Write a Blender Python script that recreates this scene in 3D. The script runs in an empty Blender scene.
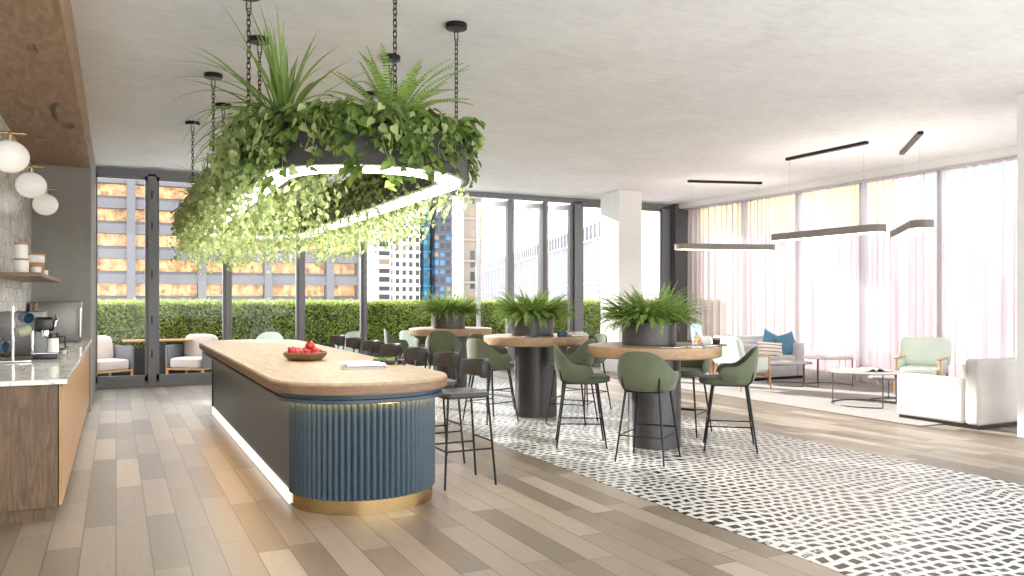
import bpy, bmesh, math, random
from mathutils import Vector, Matrix, Euler
PI = math.pi
R = math.radians
rnd = random.Random(7)
scene = bpy.context.scene
COL = scene.collection

# ------------------------------------------------------------------ helpers
class MB:
    """collects geometry for ONE mesh object"""
    def __init__(s): s.v = []; s.f = []
    def add(s, vs, fs, M=None):
        o = len(s.v)
        if M is not None: vs = [tuple(M @ Vector(p)) for p in vs]
        s.v.extend(vs); s.f.extend([tuple(i + o for i in f) for f in fs]); return s
    def box(s, x0, x1, y0, y1, z0, z1, M=None):
        vs = [(x0,y0,z0),(x1,y0,z0),(x1,y1,z0),(x0,y1,z0),(x0,y0,z1),(x1,y0,z1),(x1,y1,z1),(x0,y1,z1)]
        return s.add(vs, [(0,3,2,1),(4,5,6,7),(0,1,5,4),(1,2,6,5),(2,3,7,6),(3,0,4,7)], M)
    def rbox(s, x0, x1, y0, y1, z0, z1, r=.01, seg=2, M=None):
        bm = bmesh.new(); bmesh.ops.create_cube(bm, size=1)
        for v in bm.verts:
            v.co = ((x0+x1)/2 + v.co.x*(x1-x0), (y0+y1)/2 + v.co.y*(y1-y0), (z0+z1)/2 + v.co.z*(z1-z0))
        bmesh.ops.bevel(bm, geom=bm.edges[:], offset=r, segments=seg, affect='EDGES', profile=.5)
        return s.bm(bm, M)
    def bm(s, bm, M=None):
        bm.verts.index_update()
        vs = [tuple(v.co) for v in bm.verts]; fs = [tuple(v.index for v in f.verts) for f in bm.faces]
        bm.free(); return s.add(vs, fs, M)
    def prism(s, pts, z0, z1, M=None):
        n = len(pts)
        vs = [(x, y, z0) for x, y in pts] + [(x, y, z1) for x, y in pts]
        return s.add(vs, [tuple(range(n-1, -1, -1)), tuple(range(n, 2*n))] + [(i, (i+1) % n, n+(i+1) % n, n+i) for i in range(n)], M)
    def loops(s, rings, closed=True, cap=True, M=None):
        n = len(rings[0]); vs = [p for r in rings for p in r]; fs = []
        for k in range(len(rings)-1):
            for i in range(n if closed else n-1):
                j = (i+1) % n; fs.append((k*n+i, k*n+j, (k+1)*n+j, (k+1)*n+i))
        if cap: fs.append(tuple(range(n-1, -1, -1))); fs.append(tuple((len(rings)-1)*n+i for i in range(n)))
        return s.add(vs, fs, M)
    def lathe(s, prof, n=32, c=(0,0,0), M=None, cap=True):
        return s.loops([[(c[0]+r*math.cos(2*PI*i/n), c[1]+r*math.sin(2*PI*i/n), c[2]+z) for i in range(n)] for r, z in prof], True, cap, M)
    def tube(s, pts, r, n=8, r2=None, cap=True, closed=False, M=None):
        P = [Vector(p) for p in pts]; rings = []; N = len(P); up = None
        for k in range(N):
            if closed: d = P[(k+1) % N]-P[k-1]
            else: d = P[min(k+1, N-1)]-P[max(k-1, 0)]
            d.normalize()
            if up is None:
                up = Vector((0,0,1)) if abs(d.z) < .9 else Vector((1,0,0))
            a = d.cross(up).normalized(); b = a.cross(d).normalized(); up = b
            rr = r if r2 is None else r+(r2-r)*k/max(1, N-1)
            rings.append([tuple(P[k]+a*rr*math.cos(2*PI*i/n)+b*rr*math.sin(2*PI*i/n)) for i in range(n)])
        if closed: rings.append(rings[0]); cap = False
        return s.loops(rings, True, cap, M)
    def sell(s, c, a, e1=.4, e2=.4, nu=28, nv=16, M=None):
        """superellipsoid: soft cushions"""
        f = lambda w, e: math.copysign(abs(w)**e, w)
        rings = []
        for j in range(1, nv):
            t = -PI/2+PI*j/nv
            rings.append([(c[0]+a[0]*f(math.cos(t), e1)*f(math.cos(2*PI*i/nu), e2), c[1]+a[1]*f(math.cos(t), e1)*f(math.sin(2*PI*i/nu), e2), c[2]+a[2]*f(math.sin(t), e1)) for i in range(nu)])
        return s.loops(rings, True, True, M)
    def sphere(s, c, r, n=20, sz=1, M=None):
        return s.sell(c, (r, r, r*sz), 1, 1, n, max(6, n//2), M)
    def mesh(s, name, mat, smooth=True, ang=35):
        me = bpy.data.meshes.new(name); me.from_pydata(s.v, [], s.f)
        me.materials.append(mat)
        if smooth:
            me.shade_smooth(); me.set_sharp_from_angle(angle=R(ang))
        me.update(); return me
    def build(s, name, mat, parent=None, smooth=True, ang=35, loc=None, rot=None):
        o = bpy.data.objects.new(name, s.mesh(name, mat, smooth, ang)); COL.objects.link(o)
        if parent is not None: o.parent = parent
        if loc: o.location = loc
        if rot: o.rotation_euler = rot
        return o
def tag(o, label=None, cat=None, group=None, kind=None):
    if label: o['label'] = label
    if cat: o['category'] = cat
    if group: o['group'] = group
    if kind: o['kind'] = kind
    return o
def thing(name, label, cat, loc=(0,0,0), rz=0, group=None):
    o = bpy.data.objects.new(name, None); COL.objects.link(o)
    o.location = loc; o.rotation_euler = (0,0,rz); o.empty_display_size = .1
    return tag(o, label, cat, group)
def struct(name, mb, mat, smooth=False, **k):
    return tag(mb.build(name, mat, None, smooth, **k), kind='structure')
def copy_tree(o, parent=None):
    c = o.copy(); COL.objects.link(c); c.parent = parent
    for ch in list(o.children): copy_tree(ch, c)
    return c
def dup(o, loc, rz, label, group=None):
    c = copy_tree(o); c.location = loc; c.rotation_euler = (0,0,rz); tag(c, label, None, group); return c
def T(x=0, y=0, z=0, rz=0, rx=0, ry=0): return Matrix.Translation((x,y,z)) @ Euler((rx,ry,rz)).to_matrix().to_4x4()
def stadium(x0, x1, y0, y1, n=24, off=0, e=1.0):
    x0 -= off; x1 += off; y0 -= off; y1 += off
    r = (x1-x0)/2; cx = (x0+x1)/2; pts = []
    for i in range(n+1):
        a = PI+PI*i/n; pts.append((cx+r*math.cos(a), y0+r+r*math.sin(a)))
    for i in range(n+1):
        a = PI*i/n; pts.append((cx+r*math.cos(a), y1-r+r*math.sin(a)))
    return pts
def sqst(x0, x1, y0, y1, n, off, p):
    x0 -= off; x1 += off; y0 -= off; y1 += off; r = (x1-x0)/2; cx = (x0+x1)/2; pts = []
    f = lambda w: math.copysign(abs(w)**(2/p), w)
    for i in range(n+1): a = PI+PI*i/n; pts.append((cx+r*f(math.cos(a)), y0+r+r*f(math.sin(a))))
    for i in range(n+1): a = PI*i/n; pts.append((cx+r*f(math.cos(a)), y1-r+r*f(math.sin(a))))
    return pts
def rrect(x0, x1, y0, y1, r, n=8):
    pts = []
    for cx, cy, a0 in ((x1-r, y0+r, -PI/2), (x1-r, y1-r, 0), (x0+r, y1-r, PI/2), (x0+r, y0+r, PI)):
        for i in range(n+1): a = a0+PI/2*i/n; pts.append((cx+r*math.cos(a), cy+r*math.sin(a)))
    return pts

# ------------------------------------------------------------------ materials
def nodes(name):
    m = bpy.data.materials.new(name); m.use_nodes = True; nt = m.node_tree
    return m, nt, nt.nodes['Principled BSDF']
def N(nt, t, **k):
    n = nt.nodes.new(t)
    for a, b in k.items():
        if a in n.inputs.keys() if not hasattr(n, a) else False: n.inputs[a].default_value = b
        elif hasattr(n, a): setattr(n, a, b)
    return n
def L(nt, a, b): nt.links.new(a, b)
def srgb(r, g, b): return tuple(((c/255)/12.92 if c/255 <= .04045 else ((c/255+.055)/1.055)**2.4) for c in (r, g, b))+(1,)
def ramp(nt, fac, stops, interp='LINEAR'):
    r = nt.nodes.new('ShaderNodeValToRGB'); r.color_ramp.interpolation = interp
    el = r.color_ramp.elements
    while len(el) < len(stops): el.new(.5)
    for e, (p, c) in zip(el, stops): e.position = p; e.color = c
    L(nt, fac, r.inputs['Fac']); return r.outputs['Color']
def noise(nt, vec, scale, detail=3, rough=.5, dist=0):
    n = nt.nodes.new('ShaderNodeTexNoise'); n.inputs['Scale'].default_value = scale; n.inputs['Detail'].default_value = detail
    n.inputs['Roughness'].default_value = rough; n.inputs['Distortion'].default_value = dist
    if vec is not None: L(nt, vec, n.inputs['Vector'])
    return n.outputs['Fac']
def coord(nt, scale=(1,1,1), rot=(0,0,0), src='Object'):
    t = nt.nodes.new('ShaderNodeTexCoord'); mp = nt.nodes.new('ShaderNodeMapping')
    mp.inputs['Scale'].default_value = scale; mp.inputs['Rotation'].default_value = rot
    L(nt, t.outputs[src], mp.inputs['Vector']); return mp.outputs['Vector']
def bump(nt, p, h, strength=.2, dist=.01):
    b = nt.nodes.new('ShaderNodeBump'); b.inputs['Strength'].default_value = strength; b.inputs['Distance'].default_value = dist
    L(nt, h, b.inputs['Height']); L(nt, b.outputs['Normal'], p.inputs['Normal'])
def plain(name, c, rough=.5, metal=0, var=.06, vs=30, bmp=0, bs=200, spec=.5, sheen=0, emis=None, es=0, trans=0, ior=1.45, coat=0):
    m, nt, p = nodes(name); v = coord(nt)
    f = noise(nt, v, vs, 4)
    a = tuple(max(0, x*(1-var)) for x in c[:3])+(1,); b = tuple(min(1, x*(1+var)) for x in c[:3])+(1,)
    L(nt, ramp(nt, f, [(.3, a), (.7, b)]), p.inputs['Base Color'])
    p.inputs['Roughness'].default_value = rough; p.inputs['Metallic'].default_value = metal
    p.inputs['Specular IOR Level'].default_value = spec
    if sheen: p.inputs['Sheen Weight'].default_value = sheen
    if trans: p.inputs['Transmission Weight'].default_value = trans; p.inputs['IOR'].default_value = ior
    if coat: p.inputs['Coat Weight'].default_value = coat
    if bmp: bump(nt, p, noise(nt, v, bs, 2), bmp, .003)
    if emis: p.inputs['Emission Color'].default_value = emis; p.inputs['Emission Strength'].default_value = es
    return m
def wood(name, c1, c2, scale=(1,12,12), rough=.45, knots=0, c3=None, bmp=.15):
    m, nt, p = nodes(name); v = coord(nt, scale)
    f1 = noise(nt, v, 3.0, 6, .6, 1.2)
    v2 = coord(nt, (scale[0]*4, scale[1]*4, scale[2]*4)); f2 = noise(nt, v2, 6, 3, .6)
    mx = nt.nodes.new('ShaderNodeMath'); mx.operation = 'MULTIPLY_ADD'; mx.inputs[1].default_value = .3
    L(nt, f2, mx.inputs[0]); L(nt, f1, mx.inputs[2])
    st = [(.42, c1), (.85, c2)]
    c = ramp(nt, mx.outputs[0], st)
    if knots:
        vk = coord(nt, tuple(min(4, q*.5) for q in scale)); fk = noise(nt, vk, 2.2*knots, 2, .5, .6)
        mk = nt.nodes.new('ShaderNodeMix'); mk.data_type = 'RGBA'
        L(nt, ramp(nt, fk, [(.66, (0,0,0,1)), (.74, (1,1,1,1))]), mk.inputs[0]); L(nt, c, mk.inputs[6]); mk.inputs[7].default_value = c3 or c1
        c = mk.outputs[2]
    L(nt, c, p.inputs['Base Color']); p.inputs['Roughness'].default_value = rough
    bump(nt, p, mx.outputs[0], bmp, .004)
    return m
def emit(name, c, s):
    m = bpy.data.materials.new(name); m.use_nodes = True; nt = m.node_tree; nt.nodes.clear()
    e = nt.nodes.new('ShaderNodeEmission'); e.inputs['Color'].default_value = c; e.inputs['Strength'].default_value = s
    o = nt.nodes.new('ShaderNodeOutputMaterial'); L(nt, e.outputs[0], o.inputs[0]); return m
def leafmat(name, c1, c2, rough=.45, tr=.35, vs=8):
    m, nt, p = nodes(name); g = nt.nodes.new('ShaderNodeNewGeometry')
    mx = nt.nodes.new('ShaderNodeMath'); mx.operation = 'MULTIPLY_ADD'; mx.inputs[1].default_value = .5
    L(nt, g.outputs['Random Per Island'], mx.inputs[0])
    h = nt.nodes.new('ShaderNodeMath'); h.operation = 'MULTIPLY'; h.inputs[1].default_value = .5; L(nt, noise(nt, coord(nt), vs, 3), h.inputs[0]); L(nt, h.outputs[0], mx.inputs[2])
    c = ramp(nt, mx.outputs[0], [(.15, c1), (.8, c2)])
    L(nt, c, p.inputs['Base Color']); p.inputs['Roughness'].default_value = rough
    t = nt.nodes.new('ShaderNodeBsdfTranslucent'); L(nt, c, t.inputs['Color'])
    x = nt.nodes.new('ShaderNodeMixShader'); x.inputs[0].default_value = tr
    L(nt, p.outputs[0], x.inputs[1]); L(nt, t.outputs[0], x.inputs[2]); L(nt, x.outputs[0], nt.nodes['Material Output'].inputs[0]); return m
def glassmat(name, tint=(1,1,1,1), base=.04):
    m = bpy.data.materials.new(name); m.use_nodes = True; nt = m.node_tree; nt.nodes.clear()
    t = nt.nodes.new('ShaderNodeBsdfTransparent'); t.inputs['Color'].default_value = tint
    g = nt.nodes.new('ShaderNodeBsdfGlossy'); g.inputs['Roughness'].default_value = .02
    f = nt.nodes.new('ShaderNodeFresnel'); f.inputs['IOR'].default_value = 1.22
    x = nt.nodes.new('ShaderNodeMixShader'); L(nt, f.outputs[0], x.inputs[0]); L(nt, t.outputs[0], x.inputs[1]); L(nt, g.outputs[0], x.inputs[2])
    o = nt.nodes.new('ShaderNodeOutputMaterial'); L(nt, x.outputs[0], o.inputs[0]); return m
def mth(nt, op, a, b=None, c=None):
    n = nt.nodes.new('ShaderNodeMath'); n.operation = op
    for i, q in enumerate((a, b, c)):
        if q is None: continue
        if isinstance(q, (int, float)): n.inputs[i].default_value = q
        else: L(nt, q, n.inputs[i])
    return n.outputs[0]
def mixc(nt, f, a, b, mode='MIX'):
    n = nt.nodes.new('ShaderNodeMix'); n.data_type = 'RGBA'; n.blend_type = mode
    for i, q in ((0, f), (6, a), (7, b)):
        if isinstance(q, (int, float)): n.inputs[i].default_value = q
        elif isinstance(q, tuple): n.inputs[i].default_value = q
        else: L(nt, q, n.inputs[i])
    return n.outputs[2]

def floor_mat():
    m, nt, p = nodes('oak_planks')
    tc = nt.nodes.new('ShaderNodeTexCoord'); sp = nt.nodes.new('ShaderNodeSeparateXYZ'); L(nt, tc.outputs['Object'], sp.inputs[0])
    W, Ln = .19, 1.25
    u = mth(nt, 'DIVIDE', sp.outputs[0], W); ui = mth(nt, 'FLOOR', u)
    wn = nt.nodes.new('ShaderNodeTexWhiteNoise'); wn.noise_dimensions = '1D'; L(nt, ui, wn.inputs['W'])
    v = mth(nt, 'ADD', mth(nt, 'DIVIDE', sp.outputs[1], Ln), mth(nt, 'MULTIPLY', wn.outputs['Value'], 7.3)); vi = mth(nt, 'FLOOR', v)
    cb = nt.nodes.new('ShaderNodeCombineXYZ'); L(nt, ui, cb.inputs[0]); L(nt, vi, cb.inputs[1])
    w2 = nt.nodes.new('ShaderNodeTexWhiteNoise'); w2.noise_dimensions = '2D'; L(nt, cb.outputs[0], w2.inputs['Vector'])
    base = ramp(nt, w2.outputs['Value'], [(0, srgb(112,100,87)), (.3, srgb(131,119,104)), (.6, srgb(148,136,121)), (1, srgb(168,157,141))])
    # grain
    gv = nt.nodes.new('ShaderNodeCombineXYZ'); L(nt, mth(nt, 'MULTIPLY', sp.outputs[0], 28), gv.inputs[0]); L(nt, mth(nt, 'MULTIPLY', sp.outputs[1], 2.0), gv.inputs[1]); L(nt, mth(nt, 'MULTIPLY', w2.outputs['Value'], 40), gv.inputs[2])
    g = noise(nt, gv.outputs[0], 1.6, 6, .62, .8)
    base = mixc(nt, .4, base, ramp(nt, g, [(.3, (.62,.6,.57,1)), (.7, (1,1,1,1))]), 'MULTIPLY')
    fu = mth(nt, 'FRACT', u); fv = mth(nt, 'FRACT', v)
    gu = mth(nt, 'MINIMUM', fu, mth(nt, 'SUBTRACT', 1, fu)); gvv = mth(nt, 'MULTIPLY', mth(nt, 'MINIMUM', fv, mth(nt, 'SUBTRACT', 1, fv)), Ln/W)
    gap = mth(nt, 'LESS_THAN', mth(nt, 'MINIMUM', gu, gvv), .022)
    col = mixc(nt, mth(nt, 'MULTIPLY', gap, .65), base, srgb(70,60,52))
    L(nt, col, p.inputs['Base Color'])
    L(nt, mth(nt, 'MULTIPLY_ADD', w2.outputs['Value'], .06, .36), p.inputs['Roughness'])
    p.inputs['Specular IOR Level'].default_value = .5
    bump(nt, p, mth(nt, 'SUBTRACT', 1, gap), .15, .003)
    return m
def tile_mat():
    m, nt, p = nodes('mosaic_tiles')
    tc = nt.nodes.new('ShaderNodeTexCoord'); sp = nt.nodes.new('ShaderNodeSeparateXYZ'); L(nt, tc.outputs['Object'], sp.inputs[0])
    nz = nt.nodes.new('ShaderNodeTexNoise'); nz.inputs['Scale'].default_value = 1.6; nz.inputs['Detail'].default_value = 2; L(nt, tc.outputs['Object'], nz.inputs['Vector'])
    sc = nt.nodes.new('ShaderNodeSeparateColor'); L(nt, nz.outputs['Color'], sc.inputs[0])
    u0 = mth(nt, 'ADD', mth(nt, 'DIVIDE', sp.outputs[0], .098), mth(nt, 'MULTIPLY', sc.outputs[0], 3.0))
    v = mth(nt, 'ADD', mth(nt, 'DIVIDE', sp.outputs[1], .094), mth(nt, 'MULTIPLY', sc.outputs[1], 3.4)); vi = mth(nt, 'FLOOR', v)
    u = mth(nt, 'ADD', u0, mth(nt, 'MULTIPLY', vi, .36)); ui = mth(nt, 'FLOOR', u)
    cb = nt.nodes.new('ShaderNodeCombineXYZ'); L(nt, ui, cb.inputs[0]); L(nt, vi, cb.inputs[1])
    w2 = nt.nodes.new('ShaderNodeTexWhiteNoise'); w2.noise_dimensions = '2D'; L(nt, cb.outputs[0], w2.inputs['Vector'])
    fu = mth(nt, 'ABSOLUTE', mth(nt, 'SUBTRACT', mth(nt, 'FRACT', u), .5)); fv = mth(nt, 'ABSOLUTE', mth(nt, 'SUBTRACT', mth(nt, 'FRACT', v), .5))
    ins = mth(nt, 'MULTIPLY', mth(nt, 'LESS_THAN', fu, .33), mth(nt, 'LESS_THAN', fv, .29))
    fl = noise(nt, tc.outputs['Object'], 60, 4, .7)
    brk = mth(nt, 'LESS_THAN', mth(nt, 'MULTIPLY_ADD', fl, .9, mth(nt, 'MULTIPLY', w2.outputs['Value'], .33)), .80)
    dark = mth(nt, 'MULTIPLY', ins, brk)
    light = mixc(nt, .5, srgb(198,197,193), ramp(nt, noise(nt, tc.outputs['Object'], 9, 4), [(.3, srgb(182,179,172)), (.7, srgb(212,211,208))]))
    fleck = mth(nt, 'GREATER_THAN', noise(nt, tc.outputs['Object'], 110, 2, .5), .70)
    light = mixc(nt, fleck, light, srgb(120,112,100))
    dk = mixc(nt, w2.outputs['Value'], srgb(22,23,24), srgb(44,44,43))
    col = mixc(nt, dark, light, dk)
    L(nt, col, p.inputs['Base Color']); p.inputs['Roughness'].default_value = .34; p.inputs['Specular IOR Level'].default_value = .35
    return m
def marble_tile_mat():
    m, nt, p = nodes('marble_wall_tiles')
    tc = nt.nodes.new('ShaderNodeTexCoord'); sp = nt.nodes.new('ShaderNodeSeparateXYZ'); L(nt, tc.outputs['Object'], sp.inputs[0])
    H_, W_ = .15, .45
    v = mth(nt, 'DIVIDE', sp.outputs[2], H_); vi = mth(nt, 'FLOOR', v)
    u = mth(nt, 'ADD', mth(nt, 'DIVIDE', sp.outputs[1], W_), mth(nt, 'MULTIPLY', vi, .5)); ui = mth(nt, 'FLOOR', u)
    cb = nt.nodes.new('ShaderNodeCombineXYZ'); L(nt, ui, cb.inputs[0]); L(nt, vi, cb.inputs[1])
    w2 = nt.nodes.new('ShaderNodeTexWhiteNoise'); w2.noise_dimensions = '2D'; L(nt, cb.outputs[0], w2.inputs['Vector'])
    vec = nt.nodes.new('ShaderNodeVectorMath'); vec.operation = 'ADD'; L(nt, tc.outputs['Object'], vec.inputs[0])
    c2 = nt.nodes.new('ShaderNodeCombineXYZ'); L(nt, mth(nt, 'MULTIPLY', w2.outputs['Value'], 30), c2.inputs[1]); L(nt, c2.outputs[0], vec.inputs[1])
    n1 = noise(nt, vec.outputs[0], 2.6, 6, .6, 1.5)
    vein = mth(nt, 'SUBTRACT', 1, mth(nt, 'MULTIPLY', mth(nt, 'ABSOLUTE', mth(nt, 'SUBTRACT', n1, .5)), 22))
    vein = mth(nt, 'MAXIMUM', vein, 0)
    base = mixc(nt, w2.outputs['Value'], srgb(250,250,250), srgb(236,235,232))
    col = mixc(nt, mth(nt, 'MULTIPLY', vein, .5), base, srgb(122,108,92))
    fu = mth(nt, 'FRACT', u); fv = mth(nt, 'FRACT', v)
    a = mth(nt, 'MULTIPLY', mth(nt, 'MINIMUM', fu, mth(nt, 'SUBTRACT', 1, fu)), W_); b = mth(nt, 'MULTIPLY', mth(nt, 'MINIMUM', fv, mth(nt, 'SUBTRACT', 1, fv)), H_)
    gap = mth(nt, 'LESS_THAN', mth(nt, 'MINIMUM', a, b), .004)
    col = mixc(nt, mth(nt, 'MULTIPLY', gap, .6), col, srgb(176,172,165))
    L(nt, col, p.inputs['Base Color']); p.inputs['Roughness'].default_value = .22
    bump(nt, p, mth(nt, 'SUBTRACT', 1, gap), .3, .004); return m
def marble_mat(name='marble_slab'):
    m, nt, p = nodes(name); v = coord(nt)
    n1 = noise(nt, v, 1.7, 7, .6, 1.4)
    vein = mth(nt, 'MAXIMUM', mth(nt, 'SUBTRACT', 1, mth(nt, 'MULTIPLY', mth(nt, 'ABSOLUTE', mth(nt, 'SUBTRACT', n1, .5)), 30)), 0)
    L(nt, mixc(nt, mth(nt, 'MULTIPLY', vein, .6), srgb(226,222,214), srgb(140,130,118)), p.inputs['Base Color']); p.inputs['Roughness'].default_value = .12
    return m
def plaster(name, c, var=.05):
    m, nt, p = nodes(name); v = coord(nt, (1,1,1))
    f = noise(nt, v, 1.1, 8, .62, .6); f2 = noise(nt, coord(nt, (1,2.5,1)), 5, 6, .6, .5)
    s = mth(nt, 'MULTIPLY_ADD', f2, .5, mth(nt, 'MULTIPLY', f, .5))
    a = tuple(x*(1-var*1.8) for x in c[:3])+(1,); b = tuple(min(1, x*(1+var)) for x in c[:3])+(1,)
    L(nt, ramp(nt, s, [(.35, a), (.6, b)]), p.inputs['Base Color']); p.inputs['Roughness'].default_value = .8
    bump(nt, p, s, .25, .02); return m
def woven(name, c1, c2, scale=260, rough=.9):
    m, nt, p = nodes(name); v = coord(nt)
    f = noise(nt, coord(nt, (1,1,3)), scale*.35, 2, .6); f2 = noise(nt, v, 4, 4)
    s = mth(nt, 'MULTIPLY_ADD', f2, .35, mth(nt, 'MULTIPLY', f, .65))
    L(nt, ramp(nt, s, [(.3, c1), (.7, c2)]), p.inputs['Base Color']); p.inputs['Roughness'].default_value = rough
    p.inputs['Sheen Weight'].default_value = .2
    bump(nt, p, f, .4, .004); return m

M = {}
M['floor'] = floor_mat(); M['tile'] = tile_mat(); M['wtile'] = marble_tile_mat(); M['marble'] = marble_mat()
M['ceil'] = plaster('ceiling_plaster', srgb(236,237,238), .05)
M['greywall'] = plaster('grey_plaster', srgb(150,148,144), .05)
M['charwall'] = plaster('charcoal_plaster', srgb(84,84,86), .05)
M['white'] = plaster('white_plaster', srgb(226,225,222), .02)
M['frame'] = plain('window_frame_grey', srgb(122,123,126), .45, .2)
M['alu'] = plain('pale_aluminium', srgb(190,191,192), .35, .3)
M['glass'] = glassmat('window_glass')
M['beam'] = wood('oak_soffit', srgb(122,94,70), srgb(170,138,108), (5,1,5), .5, 1, srgb(70,48,34))
M['oakdark'] = wood('oak_end_panel', srgb(74,57,42), srgb(118,94,70), (7,7,1), .5, .8, srgb(64,46,32))
M['oak'] = wood('oak_fronts', srgb(160,124,86), srgb(192,156,116), (10,10,1), .4)
M['oaktop'] = wood('oak_table_top', srgb(130,110,84), srgb(168,147,117), (9,1,9), .5, .6, srgb(150,116,82))
M['oaktop2'] = wood('oak_round_top', srgb(146,117,88), srgb(178,148,116), (1,7,7), .42)
M['oakedge'] = wood('oak_band', srgb(104,78,56), srgb(140,110,82), (2,2,22), .5)
M['blue'] = plain('blue_lacquer', srgb(50,67,79), .35, 0, .04)
M['brass'] = plain('brushed_brass', srgb(198,170,122), .22, 1, .05)
M['black'] = plain('black_metal', srgb(34,33,33), .4, .6)
M['blackleather'] = plain('black_leather', srgb(44,41,39), .4, 0, .1, 40, .2)
M['green'] = woven('green_velvet', srgb(66,73,52), srgb(98,106,80), 500, .8)
M['greenseat'] = woven('green_seat_velvet', srgb(60,68,48), srgb(88,97,72), 500, .8)
M['char'] = plain('charcoal_metal', srgb(74,73,73), .35, .5, .05)
M['planter'] = plain('planter_charcoal', srgb(70,68,66), .4, .3, .05)
M['concrete'] = plaster('planter_concrete', srgb(74,71,68), .25)
M['led'] = emit('led_diffuser', (1,.95,.88,1), 15)
M['ledwarm'] = emit('led_warm', (1,.52,.14,1), 28)
M['ledlin'] = emit('linear_lamp_diffuser', (1,.9,.76,1), 5)
M['globe'] = plain('opal_glass', srgb(240,238,232), .25, 0, .01, emis=(1,.95,.88,1), es=.16)
M['steel'] = plain('stainless_steel', srgb(128,126,123), .42, .9, .04)
M['chrome'] = plain('chrome', srgb(205,205,205), .12, 1, .02)
M['soil'] = plain('potting_soil', srgb(46,36,28), .9, 0, .3, 60, .5, 60)
M['pothos'] = leafmat('pothos_leaf', srgb(52,78,32), srgb(128,152,74), .4, .3)
M['fern'] = leafmat('fern_leaf', srgb(98,132,54), srgb(176,200,112), .5, .35)
M['grass'] = leafmat('blade_leaf', srgb(86,116,50), srgb(150,176,96), .4, .3)
M['hedge'] = leafmat('hedge_leaf', srgb(84,108,36), srgb(186,202,104), .5, .4, 3)
M['stem'] = plain('plant_stem', srgb(98,112,58), .6)
M['jute'] = plain('cream_fabric', srgb(206,196,186), .9, 0, .04, 20, .3)
M['rug'] = woven('rug_weave', srgb(102,93,87), srgb(122,112,105), 60)
M['sofa'] = woven('grey_sofa_fabric', srgb(172,171,174), srgb(198,197,199), 200)
M['linen'] = woven('white_linen', srgb(178,175,171), srgb(204,201,197), 200)
M['mint'] = woven('pale_green_fabric', srgb(186,200,188), srgb(214,224,214), 200)
M['bluefab'] = woven('blue_fabric', srgb(58,102,132), srgb(98,142,168), 200)
M['chairwood'] = wood('chair_ash', srgb(168,124,80), srgb(204,162,116), (6,6,2), .4)
M['white_ceramic'] = plain('white_ceramic', srgb(228,226,222), .3)
M['cork'] = plain('cork_lid', srgb(176,134,92), .8, 0, .12, 60)
M['bluecer'] = plain('blue_glaze', srgb(56,84,106), .25, 0, .15, 20)
M['greencer'] = plain('green_glaze', srgb(150,158,128), .3, 0, .08, 20)
M['blackplastic'] = plain('black_plastic', srgb(28,28,30), .3)
M['clear'] = glassmat('drinking_glass')
M['coffee'] = plain('coffee', srgb(58,30,14), .15)
M['pomegranate'] = plain('pomegranate_skin', srgb(170,32,36), .3, 0, .3, 9)
M['bowlwood'] = wood('bowl_wood', srgb(92,66,44), srgb(134,100,70), (3,3,20), .4)
M['paper'] = plain('paper', srgb(228,226,222), .6)
M['paperdark'] = plain('dark_cover', srgb(70,70,72), .4)
M['terrace'] = plaster('terrace_paving', srgb(196,194,190), .04)
M['cushion'] = plain('beige_cushion', srgb(204,192,184), .9, 0, .03, 20, .3)
M['wicker'] = plain('grey_weave', srgb(112,114,120), .8, 0, .15, 160, .4)
M['laptop'] = plain('laptop_silver', srgb(186,188,190), .35, .6)
M['plinthled'] = M['brass']

# ------------------------------------------------------------------ room shell
XL, XR, YB, HC = -1.017, 12.62, 15.4, 3.8
struct('floor', MB().box(XL-.1, XR+.1, -2.0, YB, -.2, 0), M['floor'])
struct('floor_mosaic', MB().box(3.61, 6.66, -2.0, YB-.1, -.05, .003), M['tile'])
struct('ceiling', MB().box(XL-.1, XR+.1, 0.5, YB+.2, HC, HC+.25), M['ceil'])
struct('wall_left', MB().box(XL-.2, XL, -2.0, YB+.1, 0, HC), M['wtile'])
struct('wall_partition', MB().box(XL, -.31, 12.42, YB-.02, 0, HC), M['greywall'])
struct('soffit', MB().box(XL, -.31, 0.5, 12.42, 3.34, HC), M['beam'])
struct('wall_back', MB().box(11.86, 12.62, YB-.25, YB+.12, 0, HC), M['charwall'])
struct('column', MB().rbox(9.34, 9.92, 13.8, 14.5, 0, HC, .006, 1), M['white'])
struct('column', MB().rbox(8.93, 9.6, 4.75, 5.4, 0, HC, .006, 1), M['white'])
struct('terrace', MB().box(XL-3, 16, YB+.12, 18.2, -.2, 0), M['terrace'])
struct('trim_1', MB().box(11.95, 12.30, 4.0, YB-.26, 3.68, HC), M['white'])     # curtain pelmet

# back glazing: frame grid as one structure, panes as children
def window(name, xs, y, frames, pane_spans, bars_z=(0, .16, 3.66, 3.8)):
    mb = MB()
    x0, x1 = xs
    mb.box(x0, x1, y-.05, y+.07, bars_z[0], bars_z[1]*.55); mb.box(x0, x1, y-.06, y+.07, bars_z[2]+.03, bars_z[3])
    for a, b in frames: mb.rbox(a, b, y-.06, y+.06, .02, 3.74, .006, 1)
    o = struct(name, mb, M['frame'])
    for a, b in pane_spans:
        s = MB(); w = .045
        s.box(a, a+w, y-.03, y+.03, .08, 3.7); s.box(b-w, b, y-.03, y+.03, .08, 3.7); s.box(a, b, y-.03, y+.03, .08, .2); s.box(a, b, y-.03, y+.03, 3.62, 3.7)
        f = s.build('window_frame', M['frame'], o, False)
        MB().box(a+w, b-w, y-.006, y+.006, .19, 3.63).build('window_pane', M['glass'], f, False)
    return o
window('window_1', (-.38, 4.5), YB, [(-.38,-.33), (.50,.64), (1.79,1.86), (3.11,3.19), (4.36,4.44)],
       [(-.33,.50), (.64,1.79), (1.86,3.11), (3.19,4.36)])
hb = MB()
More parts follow.
